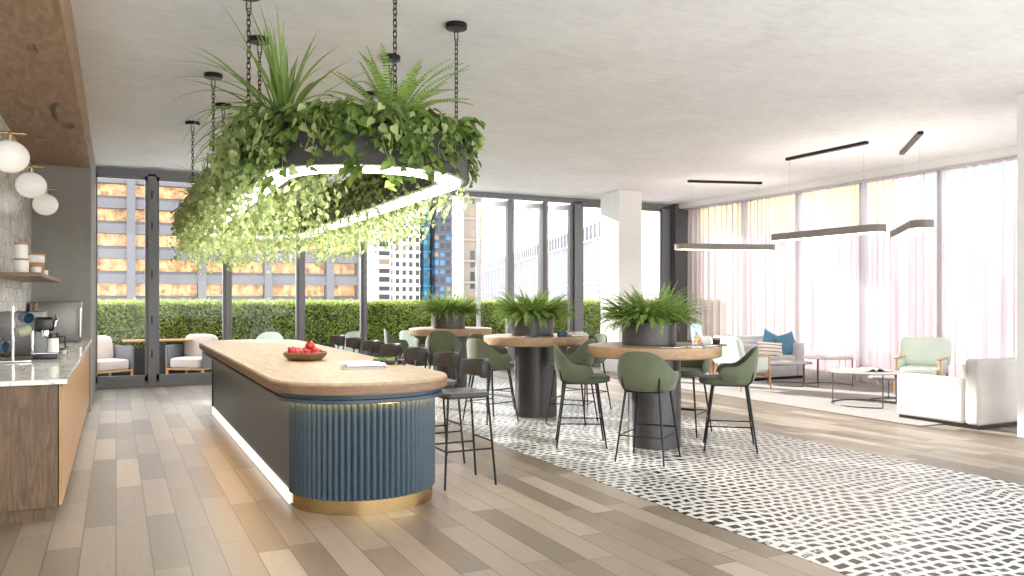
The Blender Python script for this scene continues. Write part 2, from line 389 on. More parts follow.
for z in (.5, 1.1, 1.9, 2.75, 3.3):
    hb.box(.555, .575, YB-.075, YB-.06, z, z+.14)
struct('trim_2', hb, M['black'])
window('window_2', (9.2, 11.86), YB, [(9.2,9.40), (11.62,11.86)], [(9.40,11.62)])
struct('trim_3', MB().box(4.49, 9.2, YB-.06, YB+.07, 3.69, 3.8), M['frame'])
struct('trim_4', MB().box(4.49, 9.2, YB-.05, YB+.06, 0, .015), M['frame'])
# open folding leaves
def leaf_door(name, far, near, thick):
    a = Vector(far+(0,)); b = Vector(near+(0,)); d = b-a; w = d.length; ang = math.atan2(d.y, d.x)
    X = T(a.x, a.y, 0, ang); s = MB(); fr = .08
    s.box(0, fr, -.03, .03, .03, 3.66, X); s.box(w-fr, w, -.03, .03, .03, 3.66, X)
    s.box(0, w, -.03, .03, .03, .17, X); s.box(0, w, -.03, .03, 3.54, 3.66, X)
    o = struct(name, s, M['alu'])  # grey leaf frames in paler metal, their sunlit sheen put into the colour
    MB().box(fr, w-fr, -.006, .006, .16, 3.55, X).build('door_pane', M['glass'], o, False)
    q = MB().box(w-.01, w+thick, -.05, .05, .03, 3.68, X)
    q.build('door_post', M['frame'], o, False)
leaf_door('door_1', (7.12, 16.05), (7.60, 15.42), .10)
leaf_door('door_2', (7.92, 16.05), (8.46, 15.42), .08)
leaf_door('door_3', (8.66, 16.05), (9.16, 15.42), .04)
# right glazing behind the curtain
mb = MB()
for y in (13.6, 12.02, 10.44, 8.86, 7.28, 5.7, 4.12): mb.box(12.5, 12.62, y-.05, y+.05, 0, HC)
mb.box(12.5, 12.62, 2.0, YB-.25, 0, .12); mb.box(12.5, 12.62, 2.0, YB-.25, 3.7, HC)
w3 = struct('window_3', mb, M['alu'])
MB().box(12.55, 12.56, 2.0, YB-.25, .1, 3.7).build('window_pane', M['glass'], w3, False)

# sheer curtain
def curtain_mat():
    m = bpy.data.materials.new('sheer_voile'); m.use_nodes = True; nt = m.node_tree; nt.nodes.clear()
    v = coord(nt, (1, 9, .15)); f = noise(nt, v, 1.6, 4)
    t = nt.nodes.new('ShaderNodeBsdfTransparent'); tl = nt.nodes.new('ShaderNodeBsdfTranslucent'); d = nt.nodes.new('ShaderNodeBsdfDiffuse')
    for q in (tl, d): q.inputs['Color'].default_value = (.58,.58,.585,1)
    a = nt.nodes.new('ShaderNodeMixShader'); a.inputs[0].default_value = .35; L(nt, tl.outputs[0], a.inputs[1]); L(nt, d.outputs[0], a.inputs[2])
    b = nt.nodes.new('ShaderNodeMixShader'); L(nt, mth(nt, 'MULTIPLY_ADD', f, .5, .50), b.inputs[0]); L(nt, t.outputs[0], b.inputs[1]); L(nt, a.outputs[0], b.inputs[2])
    o = nt.nodes.new('ShaderNodeOutputMaterial'); L(nt, b.outputs[0], o.inputs[0]); return m
M['curtain'] = curtain_mat()
def curtain(y0, y1, seed):
    r = random.Random(seed); n = int((y1-y0)/.022); mb = MB(); rings = []
    ph = 0; prof = []
    for i in range(n+1):
        y = y0+(y1-y0)*i/n; ph += 2*PI*.022/(.16+.05*math.sin(i*.05+seed)); prof.append((y, math.sin(ph)*(.05+.02*math.sin(i*.021+seed)) + .012*math.sin(ph*2.3)))
    for z, k in ((.02, 1.15), (1.2, 1.05), (2.4, .95), (3.5, .8), (3.7, .7)):
        rings.append([(12.20+d*k, y, z) for y, d in prof])
    mb.loops(rings, False, False); return mb
cur = tag(curtain(9.3, 15.12, 3).build('curtain', M['curtain'], None, True, 180), 'white sheer floor length curtain behind the grey sofa, far half of the window wall', 'curtain')
cur = tag(curtain(4.2, 9.26, 5).build('curtain', M['curtain'], None, True, 180), 'white sheer floor length curtain behind the wooden armchair, near half of the window wall', 'curtain')
tag(MB().box(12.08, 12.30, 4.2, 15.12, 3.66, 3.678).build('curtain_rail', M['alu'], None, False), 'slim pale curtain rail under the white pelmet along the right glazing', 'curtain rail')

# ------------------------------------------------------------------ counter run on the left
ct = thing('kitchen_counter', 'long oak base cabinet run against the marble tiled wall', 'cabinet', (0,0,0))
MB().box(XL+.003, -.36, 6.36, 12.4, .08, .93).build('body', M['oakdark'], ct, False)
MB().box(XL+.003, -.36, 6.29, 6.33, .10, .935).build('end_panel', M['oakdark'], ct, False)
MB().box(XL+.003, -.39, 6.33, 12.4, 0, .10).build('plinth', M['oakdark'], ct, False)
yy = 6.33
for i in range(8):
    w = (12.4-6.33)/8; MB().rbox(-.355, -.333, yy+.002, yy+w-.002, .10, .93, .002, 1).build('door', M['oak'], ct, False); yy += w
tag(MB().rbox(XL, -.30, 6.26, 12.41, .94, .975, .004, 1).build('worktop', M['marble'], None), 'white veined marble worktop on the oak cabinets', 'worktop')

# wall shelf with jars
tag(MB().rbox(XL, -.62, 8.5, 11.4, 1.735, 1.772, .003, 1).build('wall_shelf', M['bowlwood'], None), 'thin oak shelf fixed to the tiled wall above the counter', 'shelf')
def jar(name, x, y, z, r, h, label, lid=True, mat='white_ceramic', band=None):
    t = thing(name, label, 'jar', (x, y, z), 0, 'storage jars on the oak shelf')
    MB().lathe([(r*.96, 0), (r, .006), (r, h-.006), (r*.97, h)], 28).build('body', M[mat], t)
    if lid: MB().lathe([(r*1.03, h), (r*1.03, h+.016), (r*.2, h+.017)], 28).build('lid', M['cork'], t)
    return t
zt = 1.772
jar('storage_jar', -.80, 8.78, zt, .062, .12, 'white jar with cork lid, bottom one of the taller stack near the shelf end')
jt = jar('storage_jar', -.80, 8.78, zt+.137, .055, .13, 'white jar with cork lid and knob, top one of the taller stack on the shelf')
MB().lathe([(.008, .15), (.008, .165), (.016, .17), (.012, .19), (.001, .194)], 12).build('knob', M['cork'], jt)
jar('storage_jar', -.76, 9.45, zt, .10, .11, 'wide cork banded jar at the bottom of the lower stack on the shelf', mat='cork')
jar('storage_jar', -.76, 9.45, zt+.127, .105, .075, 'wide white jar with cork rim on top of the cork banded jar')
jar('storage_jar', -.70, 9.05, zt, .045, .07, 'small white pot with cork lid in front of the wide jars on the shelf')
jar('storage_jar', -.68, 9.75, zt, .035, .06, 'smallest white cup without a lid, last in the row on the shelf', lid=False)

# globe wall lamps
def globe_lamp(y, label):
    t = thing('wall_lamp', label, 'wall lamp', (XL, y, 2.72), 0, 'brass and opal globe wall lamps')
    MB().rbox(.0, .018, -.05, .05, .06, .26, .004, 1).build('wall_plate', M['brass'], t)
    MB().tube([(.018,0,.20), (.34,0,.20)], .011, 12).build('arm', M['brass'], t)
    MB().lathe([(.02,.135), (.02,.19), (.012,.20)], 16, (.22,0,0)).build('holder', M['brass'], t)
    MB().sphere((.22,0,0), .145, 32, .93).build('globe', M['globe'], t)
    return t
globe_lamp(7.85, 'opal globe lamp on brass arm above the counter, nearest of the three')
globe_lamp(9.72, 'opal globe lamp on brass arm above the counter, middle of the three')
globe_lamp(11.6, 'opal globe lamp on brass arm beside the grey wall, farthest of the three')

# appliances on the counter
CZ = .976
t = thing('microwave_oven', 'stainless steel cabinet appliance with bar handle against the grey wall', 'appliance', (-.66, 11.95, CZ))
MB().rbox(-.32, .26, -.22, .40, .0, .52, .008).build('body', M['steel'], t)
MB().rbox(-.31, .20, -.245, -.222, .01, .51, .004).build('door', M['steel'], t)
h = MB().tube([(.25,-.222,.06), (.25,-.30,.07), (.25,-.30,.25), (.25,-.30,.43), (.25,-.222,.44)], .013, 10)
h.build('handle', M['chrome'], t)
t = thing('counter_fridge', 'low stainless steel counter cooler standing behind the mug tree', 'appliance', (-.82, 9.1, CZ))
MB().rbox(-.19, .19, -.12, .35, .0, .43, .008).build('body', M['steel'], t)
MB().rbox(-.18, .18, -.135, -.122, .015, .415, .003).build('door', M['steel'], t)
MB().box(-.18, .18, -.139, -.135, .30, .31).build('trim', M['steel'], t)
tag(MB().lathe([(.022,0), (.026,.005), (.026,.07), (.015,.085), (.015,.09)], 20).build('spice_grinder', M['bowlwood'], None, loc=(-.72, 9.2, CZ+.43)), 'small dark wooden grinder on top of the steel cooler', 'grinder')
# espresso machine
t = thing('coffee_machine', 'black and chrome bean to cup coffee machine on the marble counter', 'coffee machine', (-.58, 8.50, CZ))
MB().rbox(-.11, .06, .02, .36, .0, .38, .02, 3).build('body', M['steel'], t)
MB().rbox(-.10, .10, -.10, .06, .0, .05, .008).build('drip_tray', M['blackplastic'], t)
MB().box(-.09, .09, -.09, .02, .051, .056).build('grate', M['chrome'], t)
MB().rbox(-.09, .07, -.04, .06, .25, .385, .03, 3).build('control_head', M['blackplastic'], t)
MB().tube([(.075,-.03,.30), (.085,-.03,.345), (.08,.02,.385), (.07,.12,.395)], .012, 10).build('chrome_trim', M['chrome'], t)
MB().rbox(-.03, .03, -.085, -.04, .20, .27, .008).build('spout', M['chrome'], t)
MB().rbox(-.115, -.085, -.1, .02, .04, .27, .012).build('side_rail', M['chrome'], t)
j = MB().lathe([(.045,.058), (.05,.065), (.045,.18), (.042,.19)], 24, (.06,-.04,0)).build('milk_carafe', M['white_ceramic'], t)
MB().lathe([(.047,.19), (.047,.235), (.03,.24)], 24, (.06,-.04,0)).build('lid', M['blackplastic'], j)
MB().tube([(.105,-.04,.20), (.155,-.04,.21), (.16,-.04,.10), (.108,-.04,.08)], .008, 8).build('handle', M['blackplastic'], j)
# coffee cups
def cup(name, loc, r, h, mat, label, group=None, fill=True, hd=True, rot=(0,0,0)):
    t = thing(name, label, 'cup', loc, 0, group); t.rotation_euler = rot
    MB().lathe([(r*.62,0), (r*.8,.004), (r*.95,h*.35), (r,h), (r*.92,h), (r*.86,h*.4), (r*.5,.012)], 24).build('body', M[mat], t)
    if fill: MB().lathe([(.001,h*.72), (r*.9,h*.722)], 24, cap=False).build('coffee', M['coffee'], t)
    if hd: MB().tube([(r*.9,0,h*.85), (r*1.45,0,h*.8), (r*1.5,0,h*.4), (r*.88,0,h*.25)], .006, 8).build('handle', M[mat], t)
    return t
t = thing('glass_cup', 'glass cup of layered coffee on the marble counter beside the machine', 'cup', (-.46, 8.95, CZ))
MB().lathe([(.03,0), (.036,.01), (.043,.085), (.040,.085), (.033,.012)], 24).build('body', M['clear'], t)
MB().lathe([(.001,.012), (.032,.013), (.037,.05), (.001,.051)], 24).build('milk', M['white_ceramic'], t)
MB().lathe([(.001,.052), (.0375,.052), (.039,.07), (.001,.071)], 24).build('coffee', M['cork'], t)
cup('coffee_cup', (-.53, 8.78, CZ), .036, .06, 'white_ceramic', 'small white cup on the marble counter beside the glass of coffee', fill=False, hd=False)
# mug tree
t = thing('mug_tree', 'chrome mug tree standing on the marble counter', 'mug tree', (-.80, 8.12, CZ))
MB().rbox(-.10, .14, -.06, .06, 0, .018, .005).build('base', M['chrome'], t)
MB().tube([(0,0,.018), (0,0,.49)], .014, 16).build('pole', M['chrome'], t)
ml = [((.05,0,.42), 'bluecer', (R(100),0,R(40)), 'dark blue mug hanging highest on the chrome mug tree'),
      ((.03,-.05,.28), 'greencer', (R(75),0,R(120)), 'grey green mug hanging in the middle of the mug tree'),
      ((-.10,-.04,.17), 'bluecer', (R(95),0,R(60)), 'dark blue mug hanging lowest at the left of the mug tree')]
for (px, py, pz), mm, rr, lb in ml:
    MB().tube([(0,0,pz+.0), (px*.9,py*.9,pz+.04)], .006, 8).build('peg', M['chrome'], t)
    cup('hanging_mug', (-.80+px*1.3, 8.12+py*1.3-.03, CZ+pz-.02), .048, .10, mm, lb, 'mugs on the mug tree', fill=False, rot=rr)

# ------------------------------------------------------------------ island
IX0, IX1, IY0, IY1 = 1.15, 2.25, 5.46, 11.80
isl = thing('bar_island', 'long blue fluted bar island with rounded ends and brass plinth', 'bar island', (0,0,0))
def slab(pts, zs):   # zs: list of (offset inward, z)
    cx = sum(p[0] for p in pts)/len(pts); rings = []
    for off, z in zs: rings.append((off, z))
    return rings
def stad_loft(x0, x1, y0, y1, prof, n=40, p=2.0):
    return MB().loops([[(x, y, z) for x, y in sqst(x0, x1, y0, y1, n, off, p)] for off, z in prof], True, True)
top = stad_loft(.995, 2.325, 5.32, 11.98, [(-.012,.866), (0,.878), (0,.938), (-.012,.95)], 48, 2.25)
o = top.build('countertop', M['oaktop'], isl)
stad_loft(.995, 2.325, 5.32, 11.98, [(.0015,.872), (.0015,.926)], 48, 2.25).build('edge_band', M['oakedge'], o)
stad_loft(1.04, 2.30, 5.36, 11.925, [(-.02,.795), (0,.80), (0,.825), (-.02,.832), (-.02,.845), (.012,.852), (.012,.866)], 48, 2.2).build('trim', M['blue'], isl)
# fluted body
def fluted(x0, x1, y0, y1, z0, z1, pitch=.045, amp=.009):
    st = []; r = (x1-x0)/2; cx = (x0+x1)/2; nf = round(PI*r/pitch); m = 10
    for (cy, a0) in ((y0+r, PI), (y1-r, 0)):
        for i in range(nf*m+1):
            a = a0+PI*i/(nf*m); f = (i % m)/m; d = amp*(abs(math.sin(PI*f))*2-1)
            st.append((cx+(r+d)*math.cos(a), cy+(r+d)*math.sin(a)))
    return MB().loops([[(x, y, z) for x, y in st] for z in (z0, z1)], True, True)
fluted(IX0, IX1, IY0, IY1, .105, .80).build('fluted_body', M['blue'], isl, True, 50)
stad_loft(IX0, IX1, IY0, IY1, [(-.012,0), (-.012,.105)]).build('plinth', M['brass'], isl)
# warm led tape under the trim
def ring_strip(x0, x1, y0, y1, offo, offi, z0, z1, n=40):
    mb = MB(); a = stadium(x0, x1, y0, y1, n, offo); b = stadium(x0, x1, y0, y1, n, offi); k = len(a)
    mb.loops([[(p[0],p[1],z0) for p in a], [(p[0],p[1],z1) for p in a], [(p[0],p[1],z1) for p in b], [(p[0],p[1],z0) for p in b], [(p[0],p[1],z0) for p in a]], True, False)
    return mb
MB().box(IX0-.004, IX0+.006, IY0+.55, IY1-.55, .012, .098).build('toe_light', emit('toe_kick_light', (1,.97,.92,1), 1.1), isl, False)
ring_strip(IX0, IX1, IY0, IY1, .030, .018, .788, .794).build('led_strip', M['ledwarm'], isl)

# bowl of pomegranates
t = thing('fruit_bowl', 'shallow brown wooden bowl holding red pomegranates on the island', 'bowl', (1.60, 7.60, .951))
MB().lathe([(.12,0), (.16,.01), (.198,.045), (.205,.075), (.198,.078), (.185,.05), (.15,.02), (.001,.018)], 40).build('body', M['bowlwood'], t)
def pome(loc, r, rot, label):
    t = thing('pomegranate', label, 'pomegranate', loc, 0, 'pomegranates in the wooden bowl'); t.rotation_euler = rot
    MB().sphere((0,0,0), r, 24, .93).build('fruit', M['pomegranate'], t)
    c = MB()
    for i in range(6):
        a = PI/3*i; c.add([(.3*r*math.cos(a-.4),.3*r*math.sin(a-.4),r*.85), (.3*r*math.cos(a+.4),.3*r*math.sin(a+.4),r*.85), (.42*r*math.cos(a),.42*r*math.sin(a),r*1.25)], [(0,1,2)])
    c.lathe([(.3*r, r*.8), (.3*r, r*.98)], 12, cap=False); c.build('crown', M['pomegranate'], t)
for i, (dx, dy, dz, r, rr, lb) in enumerate([(-.12,-.02,.085,.046,(.3,-.9,0),'pomegranate leaning on the left rim of the wooden bowl'),
        (-.05,-.07,.062,.040,(1.2,.2,0),'pomegranate at the front left of the bowl, partly behind the rim'),
        (-.02,.06,.070,.044,(.2,.2,1),'pomegranate at the back of the bowl under the top fruit'),
        (.035,-.06,.066,.042,(1.4,.4,0),'pomegranate at the front centre of the bowl'),
        (.12,-.02,.072,.043,(.9,.9,0),'pomegranate at the right rim of the bowl'),
        (.07,.06,.080,.045,(-.4,.6,0),'pomegranate at the back right of the bowl'),
        (.045,.0,.135,.045,(.5,-.4,0),'pomegranate on top of the heap in the bowl'),
        (-.07,.08,.075,.040,(-.6,-.3,0),'pomegranate at the back left of the bowl')]):
    pome((1.60+dx*.9+dy*.3, 7.60+dy-dx*.45*.9, .951+dz), r, rr, lb)
# magazines, tray, glass
def book(name, loc, rz, w, d, h, mat, label, cat='book', group=None, page=True):
    t = thing(name, label, cat, loc, rz, group)
    MB().box(-w/2, w/2, -d/2, d/2, h-.002, h).build('cover', M[mat], t, False)
    MB().box(-w/2, w/2, -d/2, d/2, 0, .002).build('cover', M[mat], t, False)
    MB().box(-w/2+.004, w/2-.004, -d/2+.004, d/2-.004, .002, h-.002).build('pages', M['paper'], t, False)
    return t
book('magazine', (1.86, 6.52, .951), R(-22), .34, .24, .014, 'paperdark', 'dark covered magazine at the bottom of the stack on the island', 'magazine', 'magazines on the island')
book('magazine', (1.90, 6.60, .966), R(-12), .32, .24, .012, 'paper', 'white magazine in the middle of the island stack', 'magazine', 'magazines on the island')
book('magazine', (1.86, 6.66, .979), R(-35), .30, .23, .010, 'paper', 'white magazine lying open on top of the island stack', 'magazine', 'magazines on the island')
t = thing('succulent_tray', 'low dark tray of small green leaves on the island', 'plant tray', (2.12, 6.80, .951), R(-26))
MB().rbox(-.10, .10, -.05, .05, 0, .035, .006).build('tray', M['blackplastic'], t)
s = MB()
for i in range(120):
    x, y = rnd.uniform(-.09,.09), rnd.uniform(-.045,.045); a = rnd.uniform(0, 6.28); ln = rnd.uniform(.02,.045)
    d = Vector((math.cos(a)*.6, math.sin(a)*.6, .8))*ln; sd = Vector((-math.sin(a), math.cos(a), 0))*.007; p = Vector((x,y,.032))
    s.add([tuple(p), tuple(p+d*.5+sd), tuple(p+d), tuple(p+d*.5-sd)], [(0,1,2,3)])
s.build('leaves', M['fern'], t, False)
t = thing('tumbler_glass', 'short clear tumbler of dark coffee at the rounded island end', 'glass', (2.22, 6.62, .951))
MB().lathe([(.036,0), (.038,.004), (.041,.085), (.039,.085), (.036,.01)], 28).build('body', M['clear'], t)
MB().lathe([(.001,.006), (.0345,.007), (.0365,.048), (.001,.049)], 28).build('drink', M['coffee'], t)

# ------------------------------------------------------------------ black island stools
def black_stool(label):
    t = thing('bar_stool', label, 'bar stool', (0,0,0), 0, 'black bar stools along the island')
    MB().prism(rrect(-.20,.20,-.19,.20,.06), .735, .765).build('seat', M['blackleather'], t)
    MB().prism(rrect(-.195,.195,-.185,.195,.06), .72, .736).build('seat_frame', M['black'], t)
    for sx in (-1, 1):
        MB().tube([(sx*.165,.17,.725), (sx*.205,.215,0)], .010, 8).build('leg', M['black'], t)
        MB().tube([(sx*.205,-.235,0), (sx*.175,-.175,.735)], .010, 8).build('leg', M['black'], t)
        MB().tube([(sx*.175,-.175,.735), (sx*.165,-.20,.88), (sx*.15,-.215,.98)], .009, 8).build('back_post', M['black'], t)
    f = MB(); z1, z2 = .30, .36
    def at(sx, sy, z):
        k = 1-z/.725; return (sx*(.17+.035*k), (.17+.045*k) if sy > 0 else -(.175+.06*k), z)
    f.tube([at(-1,1,z1), at(1,1,z1)], .008, 8); f.tube([at(-1,-1,z2), at(1,-1,z2)], .008, 8)
    f.tube([at(-1,1,z1), at(-1,-1,z1)], .008, 8); f.tube([at(1,1,z1), at(1,-1,z1)], .008, 8)
    f.build('footrest', M['black'], t)
    ang = [R(a) for a in range(-62, 63, 4)]; rings = []
    for k, (dr, z) in enumerate([(0,.875), (.018,.865), (.024,.875), (.03,.975), (.028,1.015), (.018,1.025), (.004,1.02), (0,1.005), (0,.925)]):
        rings.append([((.225+dr)*math.sin(a), .03-(.225+dr)*math.cos(a)*1.12, z-.02*(abs(a)/1.1)**2*(1 if z > .93 else -1)) for a in ang])
    rings.append(rings[0]); mb = MB().loops(rings, False, False)
    n = len(ang); mb.f.append(tuple(k*n for k in range(9))); mb.f.append(tuple(k*n+n-1 for k in range(8, -1, -1)))
    mb.build('backrest', M['blackleather'], t)
    return t
ys = [6.12, 7.02, 7.88, 8.72, 9.55, 10.38, 11.2]
nm = ['nearest to the camera, beside the rounded end', 'second from the rounded end', 'third from the rounded end', 'fourth of the seven', 'fifth from the rounded end', 'second from the far end', 'at the far window end']
st0 = black_stool('black leather bar stool at the island, '+nm[0]); st0.location = (2.56, ys[0], 0); st0.rotation_euler = (0,0,R(90))
for i in range(1, 7):
    dup(st0, (2.66, ys[i], 0), R(90+rnd.uniform(-5,5)), 'black leather bar stool at the island, '+nm[i])

# ------------------------------------------------------------------ round high tables
TX = [(5.03, 6.78), (4.96, 9.26), (5.0, 12.35)]
TN = ['nearest', 'middle', 'farthest']
def high_table(x, y, label):
    t = thing('bar_table', label, 'table', (x, y, 0), R(20), 'round bar tables on the mosaic strip')
    MB().lathe([(.668,.935), (.685,.945), (.69,.955), (.69,1.04), (.682,1.05), (.001,1.0501)], 72).build('tabletop', M['oaktop2'], t)
    MB().lathe([(.275,.004), (.275,.935)], 56).build('column', M['char'], t)
    MB().lathe([(.30,.925), (.30,.936)], 56).build('collar', M['black'], t)
    return t
t0 = high_table(*TX[0], 'nearest round oak bar table on a thick charcoal column')
dup(t0, TX[1]+(0,), R(75), 'middle round oak bar table on a thick charcoal column')
dup(t0, TX[2]+(0,), R(140), 'farthest round oak bar table, close to the open doors')

def frond(mb, base, az, el0, L_, curl, w, seg=14, leaf=.03, r=rnd):
    """pinnate frond: rachis with paired leaflets"""
    p = Vector(base); el = el0; step = L_/seg; pts = [p.copy()]
    for k in range(seg):
        d = Vector((math.cos(az)*math.cos(el), math.sin(az)*math.cos(el), math.sin(el)))
        q = p+d*step; side = Vector((-math.sin(az), math.cos(az), 0)); up = side.cross(d)
        t = k/seg; ww = w*math.sin(PI*min(1, .12+t*.88))**.8*(1-.25*t)
        for s in (-1, 1):
            b = p+d*step*.5
            tip = b+side*s*ww+d*ww*.35-up*(-.0)*ww+Vector((0,0,-.18*ww)); hw = d*step*.42
            mb.add([tuple(b-hw*.6), tuple(b+side*s*ww*.5-hw*.9+up*.004), tuple(tip), tuple(b+side*s*ww*.5+hw*.9+up*.004), tuple(b+hw*.6)], [(0,1,2,3,4)])
        p = q; pts.append(p.copy()); el -= curl/seg
    mb.tube(pts, .0035, 4, .001)
def fern_mesh(n, L_, seed, spread=.16, w=.055, el=(20,85), z0=0, curl=(60,110), seg=14):
    r = random.Random(seed); mb = MB()
    for i in range(n):
        az = 2*PI*i/n*2.4+r.uniform(-.3,.3); e = R(r.uniform(*el)); rr = spread*math.sqrt(r.random())
        frond(mb, (math.cos(az)*rr, math.sin(az)*rr, z0), az, e, L_*r.uniform(.7,1.1), R(r.uniform(*curl)), w*r.uniform(.8,1.2), seg)
    return mb
def bush_mesh(n, seed):
    """asparagus fern cloud: many short soft plumes"""
    r = random.Random(seed); mb = MB()
    for i in range(n):
        az = r.uniform(0, 2*PI); e = R(90-56*math.sqrt(r.random())); rr = .2*math.sqrt(r.random())
        frond(mb, (math.cos(az)*rr, math.sin(az)*rr, 0), az, e, r.uniform(.34,.56), R(r.uniform(20,110)), r.uniform(.035,.055), 18)
    return mb
def table_planter(x, y, label, rz=0):
    t = thing('potted_fern', label, 'potted plant', (x, y, 1.051), rz, 'ferns in charcoal drums on the bar tables')
    MB().lathe([(.274,0), (.28,.006), (.28,.23), (.27,.235), (.262,.20), (.001,.20)], 56).build('pot', M['planter'], t)
    MB().lathe([(.262,.20), (.2,.215), (.001,.22)], 24, cap=False).build('soil', M['soil'], t)
    bush_mesh(430, 11).build('foliage', M['fern'], t, False, loc=(0,0,.20))
    return t
p0 = table_planter(TX[0][0]-.02, TX[0][1]+.06, 'feathery fern in a charcoal drum on the nearest round table')
dup(p0, (TX[1][0]-.02, TX[1][1]+.06, 1.051), 2.0, 'feathery fern in a charcoal drum on the middle round table')
dup(p0, (TX[2][0]-.02, TX[2][1]+.06, 1.051), 4.1, 'feathery fern in a charcoal drum on the farthest round table')

# ------------------------------------------------------------------ green upholstered stools
def shell_mesh(a, b, hb, ha, th, A, z0, flare=.13, n=56, m=12):
    """wrap-around back: inner and outer skins closed along the rim"""
    def P(phi, t, side):
        c = abs(phi)/A
        w = .5+.5*math.cos(PI*min(1, (abs(phi)/1.55)**1.25))
        top = ha+(hb-ha)*w; bot = 0+.035*max(0, (c-.6)/.4)**2
        k = 1
        if c > .84: k = math.sqrt(max(0, 1-((c-.84)/.16)**2))
        mid = (top+bot)/2-.01*(1-k); half = (top-bot)/2*k
        z = mid+half*(2*t-1)
        zz = z/hb
        rr = 1+flare*zz-.10*max(0, 1-zz*3)**2
        off = side*th*.5*(math.sin(PI*min(1, max(0, t*.94+.03)))**.35)*(.35+.65*max(.0, k))
        ra, rb = a*rr+off, b*rr+off
        e = .86; sx = math.copysign(abs(math.sin(phi))**e, math.sin(phi)); cy = math.copysign(abs(math.cos(phi))**e, math.cos(phi))
        return (ra*sx, -rb*cy*(1.0 if cy > 0 else 1.15), z0+z)
    phis = [-A+2*A*i/n for i in range(n+1)]; rings = []
    for k in range(m+1): rings.append([P(p, k/m, 1) for p in phis])
    for k in range(m, -1, -1): rings.append([P(p, k/m, -1) for p in phis])
    rings.append(rings[0])
    mb = MB().loops(rings, False, False); N_ = n+1; K = len(rings)-1
    mb.f.append(tuple(k*N_ for k in range(K))); mb.f.append(tuple(k*N_+n for k in range(K-1, -1, -1)))
    return mb
def green_stool(label):
    t = thing('upholstered_bar_stool', label, 'bar stool', (0,0,0), 0, 'green upholstered bar stools')
    shell_mesh(.255, .240, .36, .165, .036, R(112), .685).build('backrest', M['green'], t, True, 60)
    MB().sell((0,.045,.70), (.235,.262,.042), .45, .75, 36, 12).build('seat', M['greenseat'], t, True, 60)
    MB().prism(rrect(-.18,.18,-.17,.18,.04), .652, .668).build('seat_frame', M['black'], t)
    for sx in (-1, 1):
        MB().tube([(sx*.165,.165,.66), (sx*.235,.255,.004)], .0125, 8, .009).build('leg', M['black'], t)
        lg = MB().tube([(sx*.165,-.165,.66), (sx*.235,-.255,.004)], .0125, 8, .009).build('leg', M['black'], t)
        MB().tube([(sx*.165,-.165,.66), (sx*.175,-.205,.70), (sx*.182,-.222,.80)], .008, 6).build('bracket', M['black'], lg)
    def at(sx, sy, z):
        k = 1-z/.66; return (sx*(.165+.07*k), sy*(.165+.09*k), z)
    MB().tube([at(-1,1,.30), at(1,1,.30)], .009, 8).build('footrest', M['black'], t)
    f = MB(); f.tube([at(-1,-1,.25), at(-1,1,.25)], .007, 6); f.tube([at(1,-1,.25), at(1,1,.25)], .007, 6); f.tube([at(-1,-1,.25), at(1,-1,.25)], .007, 6)
    f.build('stretcher', M['black'], t)
    return t
def face(px, py, tx, ty): return math.atan2(-(tx-px), ty-py)
stools = [
 (4.36, 7.15, 0, 'green upholstered stool at the nearest table, left side, seen in profile', -9),
 (4.53, 6.20, 0, 'green upholstered stool at the nearest table, its back squarely to the camera', -14),
 (5.62, 6.30, 0, 'green upholstered stool right of the nearest table, facing left toward the column', 0),
 (5.80, 7.25, 0, 'green upholstered stool behind the nearest table column on its far right', 0),
 (5.06, 8.50, 1, 'green upholstered stool on the right of the middle table, behind the profile stool', 32),
 (5.85, 9.45, 1, 'pale green stool on the far right of the middle table, mostly hidden', 0),
 (4.20, 9.05, 1, 'green upholstered stool on the left of the middle table, facing right', 0),
 (4.62, 9.98, 1, 'green upholstered stool on the far side of the middle table', 0),
 (4.62, 11.70, 2, 'green upholstered stool with its back to us at the farthest table', 0),
 (4.22, 12.60, 2, 'green upholstered stool on the left of the farthest table by the open doors', 0),
 (4.95, 13.15, 2, 'green upholstered stool on the far side of the farthest table', 0)]
s0 = None
for x, y, ti, lb, da in stools:
    rz = face(x, y, *TX[ti])
    if s0 is None: s0 = green_stool(lb); s0.location = (x, y, 0); s0.rotation_euler = (0,0,rz)
    else: dup(s0, (x, y, 0), rz+R(da), lb)

# things on the round tables
TZ = 1.0515
t = thing('laptop', 'open silver laptop showing a sand mountain under blue sky on the nearest table', 'laptop', (5.30, 6.38, TZ), R(10))
MB().rbox(-.10, .14, -.16, .04, 0, .014, .004).build('base', M['laptop'], t)
X = T(.02, .045, .014, 0, R(-8))
MB().rbox(-.085, .085, -.004, .004, 0, .215, .004, 2, X).build('lid', M['laptop'], t)
def screen_mat():
    m, nt, p = nodes('landscape_screen'); tc = nt.nodes.new('ShaderNodeTexCoord'); sp = nt.nodes.new('ShaderNodeSeparateXYZ'); L(nt, tc.outputs['Generated'], sp.inputs[0])
    n = noise(nt, coord(nt), 40, 4)
    hgt = mth(nt, 'SUBTRACT', .62, mth(nt, 'MULTIPLY', mth(nt, 'ABSOLUTE', mth(nt, 'SUBTRACT', sp.outputs[0], .52)), 1.0))
    hgt = mth(nt, 'ADD', hgt, mth(nt, 'MULTIPLY', mth(nt, 'SUBTRACT', n, .5), .25))
    below = mth(nt, 'LESS_THAN', sp.outputs[2], hgt)
    sky = ramp(nt, n, [(.4, srgb(110,170,210)), (.62, srgb(225,235,240))]); snd = ramp(nt, n, [(.35, srgb(120,84,58)), (.6, srgb(214,176,132))])
    c = mixc(nt, below, sky, snd); L(nt, c, p.inputs['Base Color']); L(nt, c, p.inputs['Emission Color']); p.inputs['Emission Strength'].default_value = .15; return m
MB().box(-.078, .078, -.0065, -.004, .012, .205, X).build('screen', screen_mat(), t, False)
